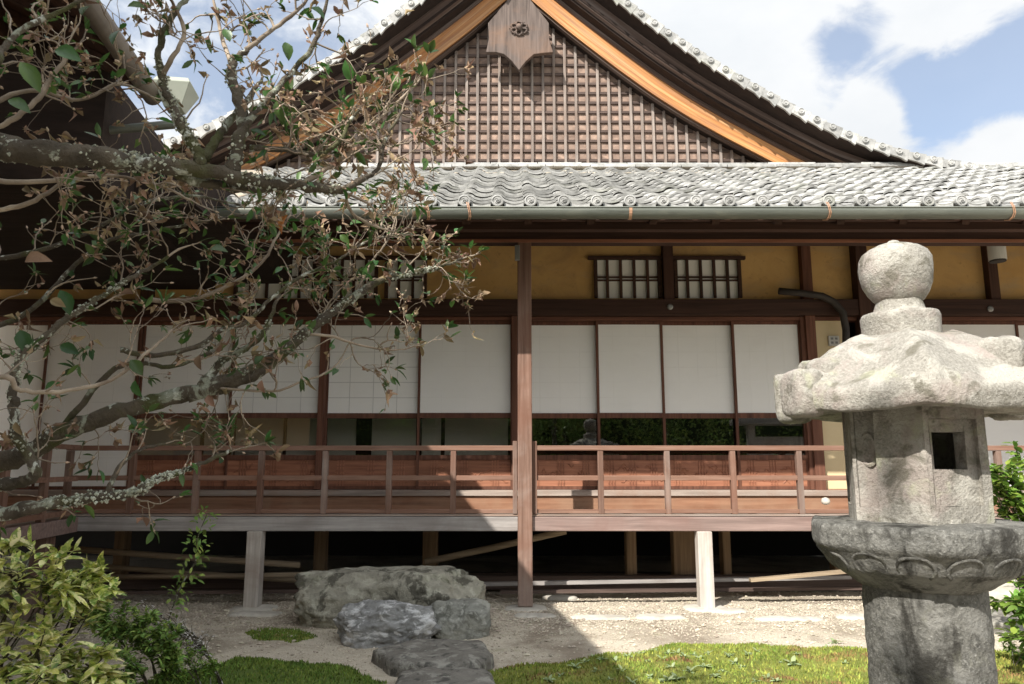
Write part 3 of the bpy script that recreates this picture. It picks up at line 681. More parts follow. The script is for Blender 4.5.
# roof slab of wing
def slab(a, b, run, rise, th, name, m, dz=0):
    q = [a, b, b+perp*run+Vector((0,0,rise)), a+perp*run+Vector((0,0,rise))]
    return MB().add([v+Vector((0,0,dz)) for v in q]+[v+Vector((0,0,dz+th)) for v in q], [(0,3,2,1),(4,5,6,7),(0,1,5,4),(1,2,6,5),(2,3,7,6),(3,0,4,7)]).build(name, m, wing)
slab(gS+perp*.06, gE+perp*.06, 5.0, 2.3, .05, 'roof_soffit', DY, .02)
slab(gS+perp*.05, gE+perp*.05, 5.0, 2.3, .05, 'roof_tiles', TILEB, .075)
rt = MB()
for k in range(33):
    o_ = gS+gdir*(.12+.255*k)+Vector((0,0,.13)); rt.tube([o_+perp*.14+Vector((0,0,.06)), o_+perp*5+Vector((0,0,2.3))], .05, 8)
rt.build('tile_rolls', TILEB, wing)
for k in range(22):
    o_ = gS+gdir*(.15+.38*k)+Vector((0,0,-.02)); MB().beam(o_+perp*.08, o_+perp*3+Vector((0,0,1.37)), .055, .07).build('rafter', DY, wing)
MB().beam(gS+perp*.9+Vector((0,0,.30)), gE+perp*.9+Vector((0,0,.30)), .13, .15).build('eave_beam', DY, wing)
# second slab toward the hall
def gw(r, z, back): v = gE+perp*r+gdir*back; return Vector((v.x, v.y, z))
vf = [(.25, 3.0), (.25, gE.z+.11), (5.0, gE.z+2.29), (5.0, 3.0)]
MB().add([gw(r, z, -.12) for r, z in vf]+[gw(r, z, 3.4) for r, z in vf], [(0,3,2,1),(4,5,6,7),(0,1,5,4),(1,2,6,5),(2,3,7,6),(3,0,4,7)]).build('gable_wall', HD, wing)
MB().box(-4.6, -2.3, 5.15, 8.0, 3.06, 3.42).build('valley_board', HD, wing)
# veranda of wing
d0 = P(74, 517, YP); d0 = Vector((d0.x, YP, zd)); 
MB().beam(d0-gdir*7+Vector((0,0,-.06)), d0+Vector((0,0,-.06))-gdir*.03, .10, .12).build('deck_beam', GXb, wing, bevel=.005)
q = [d0-gdir*7+perp*.05, d0+perp*.05, d0+perp*1.1, d0-gdir*7+perp*1.1]
MB().add([v+Vector((0,0,-.035)) for v in q]+q, [(0,3,2,1),(4,5,6,7),(0,1,5,4),(1,2,6,5),(2,3,7,6),(3,0,4,7)]).build('deck', SX, wing)
for k in (.4, 2.2, 4.0):
    c_ = d0-gdir*k+perp*.05; MB().box(c_.x-.06, c_.x+.06, c_.y-.06, c_.y+.06, 0, zd-.13).build('deck_post', RZ, wing)
q = [d0-gdir*7+perp*1.5, d0+gdir*.9+perp*1.5, d0+gdir*.9+perp*1.63, d0-gdir*7+perp*1.63]
MB().add([Vector((v.x, v.y, .1)) for v in q]+[Vector((v.x, v.y, 3.6)) for v in q], [(0,3,2,1),(4,5,6,7),(0,1,5,4),(1,2,6,5),(2,3,7,6),(3,0,4,7)]).build('wall', OCH, wing)
for zz_ in (1.345, 1.08, .80):
    MB().beam(Vector((0,0,zz_))+Vector((d0.x, d0.y, 0))-gdir*7, Vector((d0.x, d0.y, zz_))-gdir*.05, .05, .04).build('rail', RX, wing)
for k in range(1, 10): c_ = d0-gdir*(.6*k); MB().box(c_.x-.025, c_.x+.025, c_.y-.025, c_.y+.025, zd, 1.33).build('railing_post', RZ, wing)

# ---------------------------------------------------------------- lumber stored under the floor
def pole(a, b, r, label, m=LUM, flat=False):
    mb = MB()
    if flat: mb.beam(a, b, r*2.2, r)
    else: mb.tube([a, (Vector(a)+Vector(b))/2+Vector((0,0,-.005)), b], r, 10)
    tag(mb.build('timber_pole' if not flat else 'stored_plank', m, loc=a, smooth=not flat), label, 'timber', 'timber stored under the veranda floor')
pole(P(425, 562, 6.95), P(566, 531, 6.95), .03, 'slanting pale pole crossing behind the tall veranda post')
pole(P(60, 548, 7.0), P(300, 565, 7.0), .028, 'long pole sloping down under the left veranda, highest of the stored poles there')
pole(P(110, 577, 6.9), P(330, 574, 6.9), .022, 'thin level pole under the left veranda above the ground sill')
pole(P(95, 566, 7.1), P(325, 582, 7.1), .026, 'pole sloping down towards the big step stone at its left end')
pole(P(484, 584, 6.95), P(850, 577, 7.0), .03, 'long grey plank lying under the floor between the tall post and lantern', GX, True)
pole(P(500, 592, 6.8), P(870, 588, 6.8), .025, 'low dark plank on the ground beneath the right veranda', LX, True)
pole(P(70, 593, 6.8), P(470, 590, 6.8), .025, 'low dark plank on the ground beneath the left veranda', LX, True)
pole(P(750, 580, 6.65), P(905, 566, 6.65), .028, 'pale board propped at a slant just left of the lantern shaft', LUM, True)

# ---------------------------------------------------------------- stones
def trock(name, label, m, c, sx, sy, sz, seed, **k):
    return tag(rock(name, m, c, sx, sy, sz, seed, **k), label, 'stone')
c = G(391, 622); trock('step_stone', 'large flat-topped mossy boulder used as veranda step, behind the smaller rocks', RK1, (xa(391, 600, 5.95)+.0, 6.0, .13), .70, .27, .255, 3, rough=.10, sq=6, flat=.75, sub=6, cuts=16)
trock('garden_rock', 'white streaked grey rock in front of the large step stone', RK2, (xa(382, 625, 5.3)+.01, 5.38, .08), .335, .2, .185, 8, rough=.15, sq=4, flat=.4, sub=6, cuts=22)
trock('garden_rock', 'squarish grey green rock right of the white streaked rock', RK3, (xa(458, 620, 5.55), 5.58, .07), .22, .16, .16, 14, rough=.12, sq=5, flat=.5, sub=5, cuts=18)
def fslab(pxs, h, label, seed, m=RK4):
    ctr = Vector((0,0,0)); pts = [G(a, b, h) for a, b in pxs]
    for p in pts: ctr += p/len(pts)
    mb = MB(); nr = 7; n = 44; o = len(mb.v)
    # resample outline
    per = []
    m_ = len(pts)
    for k in range(n):
        t_ = k/n*m_; i = int(t_); f = t_-i; p = pts[i % m_].lerp(pts[(i+1) % m_], f); pp_ = p+ (p-ctr)*(.07*noise.noise(p*6+Vector((seed,0,0)))); per.append(pp_)
    rings = [(.0, h), (.35, h), (.7, h), (.9, h-.004), (.985, h-.018), (1.0, h*.4), (1.03, -.05)]
    for (s_, z_) in rings:
        for p in per:
            q = ctr+(p-ctr)*s_; zz = z_+(.018*noise.noise(q*5+Vector((seed,0,9)))+.009*noise.noise(q*16) if z_ > 0 else 0); mb.v.append((q.x, q.y, zz))
    for i in range(len(rings)-1):
        for k in range(n): a, b = i*n+k, i*n+(k+1) % n; mb.f.append((a, b, b+n, a+n))
    tag(mb.build('flat_stone', m, loc=(ctr.x, ctr.y, 0), smooth=True), label, 'stone')
fslab([(372, 646), (420, 638), (482, 636), (494, 650), (478, 662), (430, 664), (392, 661)], .09, 'dark flat slab lying just in front of the upright rocks', 2)
fslab([(400, 668), (450, 662), (492, 668), (500, 690), (470, 720), (410, 716), (388, 690)], .07, 'dark flat slab nearest the bottom edge of the picture', 5)
for i, (a, b, wpx) in enumerate(((600, 619, 60), (660, 618, 50), (790, 620, 70), (860, 618, 50), (730, 612, 36), (535, 617, 44), (255, 615, 56), (560, 598, 40))):
    c = G(a, b); lab = ['pale flat edging stone at the left end of the sunlit row', 'small flat edging stone below the bleached deck post', 'wide pale edging stone left of the lantern shaft', 'edging stone partly hidden by the lantern shaft', 'small rounded stone sunk in gravel right of the bleached post', 'edging stone at the foot of the tall veranda post', 'grey edging stone at the foot of the left deck post', 'pale flat stone on sunlit gravel right of the tall post'][i]
    tag(rock('edging_stone', RK5, (c.x, c.y, -.01), wpx/F*5.9/2, .09, .035, 30+i, .1, sub=3), lab, 'stone', 'flat stones along the drip line')

# pebbles
def pebbles(name, n, region, smin, smax, m):
    mb = MB(); base = [Vector(v).normalized() for v in ((1,0,.1),(-.5,.87,0),(-.5,-.87,-.1),(.2,.1,1),(.1,-.1,-1),(.6,.8,.3),(-1,.1,.2),(.5,-.9,.2))]
    fc = [(3,0,5),(3,5,1),(3,1,6),(3,6,2),(3,2,7),(3,7,0),(0,4,5),(5,4,1),(1,4,6),(6,4,2),(2,4,7),(7,4,0)]
    for _ in range(n):
        x, y = region(); s = rnd(smin, smax)*(1+1.2*(random.random() < .04)); a = rnd(0, 6.28); ca_, sa_ = math.cos(a), math.sin(a); fl = rnd(.45, .85); z = gh(x, y)+s*.25
        vs = []
        for v in base:
            k = rnd(.8, 1.2)*s; vs.append((x+(v.x*ca_-v.y*sa_)*k, y+(v.x*sa_+v.y*ca_*.8)*k, z+v.z*k*fl))
        mb.add(vs, fc)
    return tag(mb.build(name, m), 'loose pale gravel strewn along the drip line below the veranda', 'gravel', kind='stuff')
def reg():
    while 1:
        x = rnd(-4.5, 5.5); y = rnd(4.6, 7.4) if random.random() < .3 else random.gauss(6.25, .38)
        if 4.4 < y < 7.4: return x, y
pebbles('gravel', 42000, reg, .0035, .010, PEB)

# ---------------------------------------------------------------- moss
def moss(name, label, pxs, m1, m2, hmax, seed, nspr):
    pts = [G(a, b) for a, b in pxs]
    x0, x1 = min(p.x for p in pts), max(p.x for p in pts); y0, y1 = min(p.y for p in pts), max(p.y for p in pts)
    def sd_(x, y):
        ins = False; dm = 9; n = len(pts); j = n-1
        for i in range(n):
            a, b = pts[j], pts[i]
            if (b.y > y) != (a.y > y) and x < (a.x-b.x)*(y-b.y)/(a.y-b.y)+b.x: ins = not ins
            ab = b-a; t_ = max(0, min(1, ((x-a.x)*ab.x+(y-a.y)*ab.y)/(ab.x**2+ab.y**2))); dm = min(dm, math.hypot(x-a.x-t_*ab.x, y-a.y-t_*ab.y)); j = i
        return dm if ins else -dm
    def h(x, y):
        d = sd_(x, y)+.09*noise.noise(Vector((x*2.5, y*2.5, seed)))+.04*noise.noise(Vector((x*9, y*9, seed)))
        if d < -.02: return -.08
        t_ = min(1, max(0, d/.35)); return hmax*(1-(1-t_)**2)+.030*noise.noise(Vector((x*3.5, y*3.5, seed)))*t_+.012*noise.noise(Vector((x*10, y*10, seed)))*t_+.006*noise.noise(Vector((x*22, y*22, 1)))+gh(x, y)+(.004 if d > 0 else -.02)
    mb = MB(); st = .04; nx_ = int((x1-x0+.3)/st)+1; ny_ = int((y1-y0+.3)/st)+1
    for j in range(ny_):
        for i in range(nx_): x = x0-.15+i*st; y = y0-.15+j*st; mb.v.append((x, y, h(x, y)))
    for j in range(ny_-1):
        for i in range(nx_-1):
            q = (j*nx_+i, j*nx_+i+1, (j+1)*nx_+i+1, (j+1)*nx_+i)
            if max(mb.v[k][2] for k in q) > -.07: mb.f.append(q)
    o = tag(mb.build(name, m1, smooth=True), label, 'moss', kind='stuff')
    s = MB()
    for _ in range(nspr):
        x = rnd(x0-.1, x1+.1); y = y1+.1-(y1-y0+.2)*random.random()**1.3; z = h(x, y)
        if z < -.03: continue
        L_ = rnd(.008, .02); a = rnd(0, 6.28); wv_ = L_*.35
        dx, dy = math.cos(a)*wv_, math.sin(a)*wv_; tx, ty = rnd(-.5, .5)*L_, rnd(-.5, .5)*L_
        s.add([(x-dx, y-dy, z-.002), (x+dx, y+dy, z-.002), (x+tx+dx*.3, y+ty+dy*.3, z+L_)], [(0,1,2)])
    s.build('moss_sprigs', m2, o)
    return h
hm1 = moss('moss_patch', 'yellow green moss mound with reddish brown patches', [(478, 700), (486, 672), (520, 664), (590, 660), (660, 649), (720, 645), (800, 650), (870, 652), (960, 648), (1040, 655), (1100, 760), (900, 900), (500, 900)], MOSS, MOSSB, .05, 1, 60000)
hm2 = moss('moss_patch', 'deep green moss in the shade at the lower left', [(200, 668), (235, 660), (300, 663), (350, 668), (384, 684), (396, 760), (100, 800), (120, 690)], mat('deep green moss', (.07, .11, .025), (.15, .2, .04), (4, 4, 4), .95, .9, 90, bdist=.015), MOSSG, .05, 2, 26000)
hm3 = moss('moss_patch', 'small patch of green moss left of the step stone', [(238, 634), (262, 628), (300, 630), (318, 638), (290, 643), (250, 643)], MOSS, MOSSG, .012, 3, 5000)
# small rosette plants
def rosette(n, L_):
    mb = MB()
    for k in range(n):
        a = k*2.4+rnd(-.3, .3); e = rnd(.35, 1.0); d = Vector((math.cos(a)*math.cos(e), math.sin(a)*math.cos(e), math.sin(e)))
        mb.leaf(Vector((0,0,0)), d, Vector((0,0,1)), L_*rnd(.7, 1.1), L_*.42, .2, .35)
    return mb
WEED = mat('pale weed leaf', (.26, .34, .16), (.40, .46, .26), (9, 9, 9), .6, 0, island=.3, trans=.25)
spots = [(575,668),(593,657),(615,662),(628,657),(648,662),(662,660),(678,653),(694,654),(708,653),(668,681),(722,672),(561,676),(585,663),(602,660),(622,671),(640,655),(655,652),(668,654),(672,667),(684,657),(690,672),(700,659),(716,677),(735,664),(742,668),(748,655),(757,652),(768,679),(781,663),(793,667),(797,655),(827,648),(835,643),(845,661),(610,680),(632,683),(650,676),(661,682),(676,681),(704,669),(729,657),(756,683),(776,683),(549,681),(596,672)]
protos = [rosette(7, .055).build('weed_rosette', WEED), rosette(9, .042).build('weed_rosette', WEED), rosette(5, .07).build('weed_rosette', WEED)]
for i, (a, b) in enumerate(spots):
    g_ = G(a, b); z = hm1(g_.x, g_.y)
    for _ in range(4): g_ = G(a, b, max(z, 0)); z = hm1(g_.x, g_.y)
    o = protos[i] if i < 3 else protos[i % 3].copy()
    if i >= 3: C.objects.link(o)
    o.location = (g_.x, g_.y, max(z, gh(g_.x, g_.y))); o.rotation_euler = (0, 0, rnd(0, 6.28)); o.scale = (rnd(.45, 1.0),)*3
    tag(o, 'small pale green weed rosette growing in the sunlit moss', 'weed', 'small weeds growing in the moss')

# ---------------------------------------------------------------- STONE LANTERN
LXc, LYc = 1.335, 2.5
lan = empty('stone_lantern', (LXc, LYc, 0), 'weathered granite garden lantern with hexagonal roof, broken curls and round jewel top', 'lantern')
def rough_(mb, amp, fr, seed=0):
    for i, v in enumerate(mb.v):
        p = Vector(v); q = p*fr+Vector((seed, 0, 0)); d = Vector((noise.noise(q), noise.noise(q+Vector((9,0,0))), noise.noise(q+Vector((0,9,0)))))
        d += .5*Vector((noise.noise(q*2.7), noise.noise(q*2.7+Vector((9,0,0))), noise.noise(q*2.7+Vector((0,9,0)))))
        mb.v[i] = tuple(p+d*amp)
    return mb
def dense(prof, st=.012):
    r = [prof[0]]
    for a, b in zip(prof, prof[1:]):
        n = max(1, int(math.hypot(b[0]-a[0], b[1]-a[1])/st))
        for k in range(1, n+1): r.append((a[0]+(b[0]-a[0])*k/n, a[1]+(b[1]-a[1])*k/n))
    return r
sh = MB().lathe((LXc, LYc, 0), dense([(.001,0),(.235,0),(.22,.12),(.20,.16),(.19,.3),(.181,.55),(.180,.84),(.001,.84)], .015), 64)
rough_(sh, .005, 14).build('shaft', STD, lan, smooth=True)
VA = math.atan2(-LYc, -LXc)+R(10)   # direction of the hexagon vertex facing the viewer
def hexr(a, R_, rnd_=.0):
    t_ = (a-VA) % (math.pi/3)-math.pi/6
    h_ = R_*math.cos(math.pi/6)/math.cos(t_)
    return h_*(1-rnd_)+R_*.93*rnd_
def hexlathe(prof, n=144, amp=.004, fr=14, fn=None, seed=0):
    mb = MB()
    for (R_, z, rr) in prof:
        for k in range(n):
            a = 2*math.pi*k/n; r_ = hexr(a, R_, rr); zz = z
            if fn: r_, zz = fn(a, r_, zz, R_)
            mb.v.append((LXc+r_*math.cos(a), LYc+r_*math.sin(a), zz))
    for i in range(len(prof)-1):
        for k in range(n): a, b = i*n+k, i*n+(k+1) % n; mb.f.append((a, b, b+n, a+n))
    mb.f.append(tuple(range(n))[::-1]); mb.f.append(tuple((len(prof)-1)*n+k for k in range(n)))
    return rough_(mb, amp, fr, seed)
def dense3(prof, st=.012):
    r = [prof[0]]
    for a, b in zip(prof, prof[1:]):
        n = max(1, int(math.hypot(b[0]-a[0], b[1]-a[1])/st))
        for k in range(1, n+1): r.append(tuple(a[i]+(b[i]-a[i])*k/n for i in range(3)))
    return r
# platform with lotus petals
pf = dense3([(.01,.815,1),(.20,.815,1),(.225,.83,1),(.30,.875,.9),(.34,.925,.6),(.362,.945,.35),(.366,.952,.3),(.366,1.005,.3),(.357,1.015,.3),(.20,1.022,.5),(.01,1.022,1)], .012)
def petal(a, r_, z, R_):
    if .83 < z < .945:
        t_ = ((a-VA)/(math.pi*2/14)) % 1-.5; s_ = (z-.83)/.115
        e = 1-(t_*2)**2-(s_*2-1)**2*.9
        if e > 0: r_ += .016*min(1, e*2.2)*(1 if e > .22 else .75)
    return r_, z
pfo = hexlathe(pf, 220, .004, 16, None, 3).build('platform', STD, lan, smooth=True)
pa_ = MB()
for k in range(14):
    a0 = VA+.22+k*math.pi*2/14; pts = []; rs_ = []
    for i in range(15):
        b_ = -2.3+4.6*i/14; da = .17*math.sin(b_); zz_ = .895+.036*math.cos(b_); t_ = (zz_-.83)/.115
        r_ = hexr(a0+da, .240+.115*t_**.8, .75-.25*t_)+.002; pts.append((LXc+r_*math.cos(a0+da), LYc+r_*math.sin(a0+da), zz_))
    pa_.tube(pts, .0055, 7)
rough_(pa_, .004, 16, 3).build('lotus_petals', STD, pfo, smooth=True)
# firebox
RF = .224; zf0, zf1 = 1.015, 1.40
def hv(k, R_): a = VA+k*math.pi/3; return Vector((LXc+R_*math.cos(a), LYc+R_*math.sin(a), 0))
def wallpiece(mb, k, u0, u1, z0, z1, out, inn):
    A, B = hv(k, RF), hv(k+1, RF); nrm = ((A+B)/2-Vector((LXc, LYc, 0))).normalized()
    nu = max(1, int((u1-u0)/.07)); nz = max(1, int((z1-z0)/.03))
    def pt(u, z, o): p = A.lerp(B, u)+nrm*o; return (p.x, p.y, z)
    # subdivided front
    o = len(mb.v)
    for j in range(nz+1):
        for i in range(nu+1): mb.v.append(pt(u0+(u1-u0)*i/nu, z0+(z1-z0)*j/nz, out))
    for j in range(nz):
        for i in range(nu): a = o+j*(nu+1)+i; mb.f.append((a, a+1, a+nu+2, a+nu+1))
    c = [pt(u0,z0,out), pt(u1,z0,out), pt(u1,z1,out), pt(u0,z1,out), pt(u0,z0,inn), pt(u1,z0,inn), pt(u1,z1,inn), pt(u0,z1,inn)]
    mb.add(c, [(7,6,5,4),(0,4,5,1),(1,5,6,2),(2,6,7,3),(3,7,4,0)])
fb = MB()
for k in range(6):
    if k in (0, 3):      # square opening in the upper part
        wallpiece(fb, k, 0, .08, zf0, zf1, 0, -.06); wallpiece(fb, k, .86, 1, zf0, zf1, 0, -.06)
        wallpiece(fb, k, .08, .86, zf0, zf0+.06, 0, -.06); wallpiece(fb, k, .08, .86, zf1-.06, zf1, 0, -.06)
        wallpiece(fb, k, .70, .86, zf0+.06, zf1-.06, -.014, -.06); wallpiece(fb, k, .08, .70, zf0+.06, zf0+.17, -.014, -.06); wallpiece(fb, k, .08, .70, zf1-.10, zf1-.06, -.014, -.06)
    else:
        wallpiece(fb, k, 0, .05, zf0, zf1, 0, -.06); wallpiece(fb, k, .05, .33, zf0, zf0+.05, 0, -.06); wallpiece(fb, k, .33, 1, zf0, zf1, 0, -.06)
        wallpiece(fb, k, .05, .33, zf0+.05, zf1, -.026, -.06)
        A, B = hv(k, RF), hv(k+1, RF); nrm = ((A+B)/2-Vector((LXc, LYc, 0))).normalized(); tv = (B-A).normalized()
        cc = A.lerp(B, .2)+Vector((0,0,(zf0+zf1)/2+.04))-nrm*.022
        fb.tube([cc+tv*.026*math.cos(b)+Vector((0,0,.05*math.sin(b))) for b in [i*2*math.pi/20 for i in range(21)]], .009, 6)
rough_(fb, .0022, 20, 5)
fbo = fb.build('firebox', STN, lan)
MB().tube([(LXc, LYc, zf0+.0), (LXc, LYc, zf0+.02)], .2, 12).build('firebox_floor', STN, fbo)
# roof
ang_l = VA-math.pi/3
prof = []
def P3(R_, z, rr): prof.append((R_, z, rr))
for q in [(.01,1.385,1),(.20,1.385,.6),(.30,1.372,.2),(.385,1.362,.08),(.415,1.362,.03),(.425,1.368,.02),(.430,1.415,.02),(.422,1.432,.05),(.395,1.458,.2),(.345,1.50,.3),(.29,1.55,.45),(.21,1.60,.6),(.15,1.625,.8),(.12,1.635,1),(.01,1.64,1)]: P3(*q)
def roofn(a, r_, z, R_):
    t_ = abs(((a-VA+math.pi/6) % (math.pi/3))-math.pi/6)/(math.pi/6)      # 0 at a vertex, 1 mid face
    v = max(0, 1-t_*1.6)
    if R_ > .15:
        kk = min(1, (R_-.15)/.35)
        z += .050*kk**2*v*(1 if z > 1.40 else .5)
        if z > 1.46: z += .018*v*(1-kk) ; r_ *= 1-.01*t_
        # broken vertex at the front
        da = abs((a-VA+math.pi) % (2*math.pi)-math.pi)
        if da < .22 and R_ > .36: r_ -= .055*(1-da/.22)*(R_-.36)/.14+.012*noise.noise(Vector((a*30, z*30, 0)))
        # bulging lobes of the roof skin
        if z > 1.44: z += .012*math.cos(3*t_)*(1-abs(kk-.5)*2)
    return r_, z
rf = hexlathe(dense3(prof, .014), 200, .0055, 13, roofn, 7)
rfo = rf.build('roof', STN, lan, smooth=True)
def lump(c, sx, sy, sz, ang, seed, name, sq=4, rough=.13):
    return rock(name, STN, c, sx, sy, sz, seed, rough, .1, parent=rfo, sub=4, sq=sq, rz=ang)
def curl(kk, sc_=1, zo=0, split=False, seed=1, up=1):
    a = VA+kk*math.pi/3; d = Vector((math.cos(a), math.sin(a), 0)); c = Vector((LXc, LYc, 0))
    lump(c+d*.295*sc_+Vector((0,0,1.480+zo)), .066, .07, .068*up, a, seed, 'curl_neck', 4, .08)
    lump(c+d*.405*sc_+Vector((0,0,1.428+zo)), .052, .062, .078*up, a, seed+3, 'curl', 5, .07)
curl(-1, .97, -.0, seed=41); curl(1, 1.0, .03, seed=52, up=1.2); curl(2, 1, .02, seed=61, up=1.2); curl(-2, 1, .02, seed=71, up=1.2); curl(3, 1, .02, seed=81)
# neck block and jewel
nk = MB().lathe((LXc, LYc, 0), dense([(.001,1.60),(.120,1.60),(.123,1.64),(.126,1.698),(.121,1.708),(.090,1.712),(.082,1.72),(.076,1.742),(.070,1.765),(.001,1.765)], .01), 56)
rough_(nk, .0035, 14, 2).build('jewel_seat', STN, lan, smooth=True)
jw = MB().lathe((LXc, LYc, 0), dense([(.001,1.745),(.066,1.747),(.082,1.760),(.098,1.782),(.110,1.812),(.117,1.845),(.119,1.872),(.115,1.900),(.103,1.925),(.082,1.942),(.055,1.953),(.024,1.960),(.016,1.970),(.001,1.975)], .01), 60)
rough_(jw, .0045, 12, 4).build('jewel', STN, lan, smooth=True)

# ---------------------------------------------------------------- FOREGROUND TREE
random.seed(21)
tree = empty('magnolia_tree', (-1.75, 1.75, 0), 'nearly bare lichen covered tree with withered leaves reaching in from the left', 'tree')
tk = MB(); tk.tube([(-1.75,1.75,-.1),(-1.74,1.74,.25),(-1.70,1.7,.8),(-1.66,1.68,1.3),(-1.70,1.66,1.75),(-1.8,1.7,2.3),(-1.75,1.75,2.9)], [.11,.09,.08,.072,.06,.045,.03], 14, rough=.25)
tk.build('trunk', BARK, tree, smooth=True)
T = lambda z: Vector((-1.68, 1.68, z))
limbs = [
 ([(-60,142,1.48),(0,148,1.46),(40,154,1.45),(80,156,1.46),(120,160,1.48),(165,166,1.5),(210,172,1.53),(250,180,1.56),(300,186,1.6),(340,190,1.63)], .031, .010, 1.85),
 ([(165,168,1.52),(200,182,1.55),(250,190,1.6),(300,186,1.66),(345,192,1.7)], .012, .005, None),
 ([(340,190,1.63),(362,180,1.66),(378,168,1.68),(385,140,1.7),(402,112,1.72)], .008, .003, None),
 ([(200,166,1.52),(197,150,1.52),(186,133,1.52),(172,105,1.52),(161,77,1.52),(160,45,1.52),(170,20,1.52),(187,-4,1.52),(200,-30,1.52)], .014, .005, None),
 ([(161,77,1.52),(172,58,1.5),(184,34,1.5),(176,10,1.48),(165,-12,1.46)], .006, .003, None),
 ([(231,172,1.55),(238,148,1.55),(243,122,1.56),(236,90,1.57),(231,66,1.57),(246,50,1.57)], .017, .007, None),
 ([(238,138,1.55),(262,105,1.56),(288,76,1.6),(312,48,1.62),(322,20,1.62),(330,-10,1.62)], .009, .004, None),
 ([(203,160,1.53),(216,140,1.56),(232,118,1.6),(250,96,1.64),(262,80,1.68)], .011, .005, None),
 ([(232,66,1.57),(220,30,1.6),(212,-10,1.6)], .006, .003, None),
 ([(246,50,1.57),(270,32,1.6),(300,8,1.63),(320,-20,1.65)], .006, .003, None),
 ([(250,148,1.56),(285,150,1.6),(320,154,1.63),(342,138,1.66),(352,118,1.7),(372,95,1.75)], .008, .003, None),
 ([(300,186,1.6),(330,166,1.66),(352,150,1.7),(365,130,1.75),(392,108,1.8),(420,80,1.82)], .007, .0025, None),
 ([(-30,486,1.9),(0,485,1.88),(22,482,1.85),(36,473,1.83),(28,455,1.82),(17,437,1.8),(14,410,1.8),(13,388,1.8),(20,358,1.8),(42,340,1.82),(70,316,1.86),(101,297,1.9),(135,276,1.95),(168,257,2.0)], .017, .005, 1.0),
 ([(-40,470,2.1),(20,456,2.08),(70,430,2.05),(130,408,2.05),(190,394,2.08),(240,376,2.1),(275,358,2.12),(304,334,2.15),(330,314,2.17),(354,297,2.2),(381,281,2.22),(408,274,2.24),(435,268,2.26),(462,259,2.28)], .030, .004, 1.1),
 ([(190,396,2.08),(235,384,2.1),(262,372,2.1),(285,352,2.12)], .018, .008, None),
 ([(200,386,2.08),(222,362,2.1),(250,345,2.12),(268,326,2.14),(276,300,2.16)], .013, .005, None),
 ([(-40,520,1.8),(0,514,1.8),(37,506,1.8),(74,500,1.82),(105,496,1.85),(130,494,1.88),(152,482,1.9),(176,474,1.95),(205,462,2.0),(232,450,2.03)], .019, .004, .8),
 ([(105,496,1.85),(114,478,1.86),(124,462,1.88),(140,450,1.9),(165,444,1.95)], .008, .003, None),
 ([(120,350,2.0),(160,355,2.02),(200,345,2.05),(220,331,2.08),(247,322,2.1),(270,300,2.12),(304,275,2.15),(335,262,2.18),(370,240,2.2),(400,235,2.22)], .008, .003, None),
 ([(60,432,2.05),(110,372,2.02),(140,364,2.03),(175,366,2.04),(215,350,2.06)], .009, .005, None),
 ([(220,388,2.08),(274,391,2.1),(300,382,2.12),(321,375,2.15),(338,363,2.18),(352,340,2.2),(368,338,2.22)], .004, .002, None),
 ([(304,334,2.15),(330,336,2.15),(360,345,2.18),(395,350,2.2),(420,345,2.2)], .005, .002, None),
 ([(354,297,2.2),(372,262,2.22),(388,240,2.22),(396,215,2.25)], .005, .002, None),
 ([(-20,58,1.3),(0,50,1.32),(28,26,1.35),(60,11,1.38),(100,-8,1.4)], .008, .004, 2.3),
 ([(-10,130,1.4),(10,121,1.4),(35,102,1.42),(53,76,1.44),(70,53,1.45)], .006, .004, None),
 ([(-20,212,1.6),(0,210,1.6),(35,200,1.62),(67,180,1.64)], .007, .004, None),
 ([(-20,180,1.7),(40,182,1.75),(100,176,1.8),(150,182,1.85),(190,200,1.88)], .007, .003, None),
 ([(-20,262,1.9),(40,250,1.9),(90,232,1.95),(140,205,2.0),(190,196,2.05),(240,205,2.1)], .008, .003, 1.6),
 ([(-20,330,1.9),(30,310,1.95),(70,270,2.0),(110,240,2.0),(150,232,2.05),(200,222,2.1),(245,215,2.15)], .008, .003, 1.4),
 ([(150,300,2.05),(190,300,2.06),(230,285,2.1),(262,262,2.12),(275,240,2.15),(290,215,2.2)], .007, .003, None),
 ([(-20,380,1.6),(20,390,1.62),(60,392,1.65),(110,380,1.7),(150,350,1.75),(172,330,1.8)], .007, .003, 1.2),
 ([(-20,110,1.5),(30,90,1.55),(80,100,1.6),(118,84,1.65),(150,96,1.7)], .006, .003, None),
 ([(345,192,1.7),(352,212,1.75),(372,225,1.8),(395,232,1.85)], .004, .002, None),
]
big = MB(); tw = MB(); gleaf = MB(); dleaf = MB(); bud = MB(); rust = MB()
limb_pts = []; all_pts = []
def spline(pts, n=5):
    out_ = []
    for i in range(len(pts)-1):
        p0, p1, p2, p3 = pts[max(i-1,0)], pts[i], pts[i+1], pts[min(i+2, len(pts)-1)]
        for k in range(n):
            t_ = k/n; out_.append(.5*((2*p1)+(p2-p0)*t_+(2*p0-5*p1+4*p2-p3)*t_*t_+(3*p1-p0-3*p2+p3)*t_**3))
    out_.append(pts[-1]); return out_
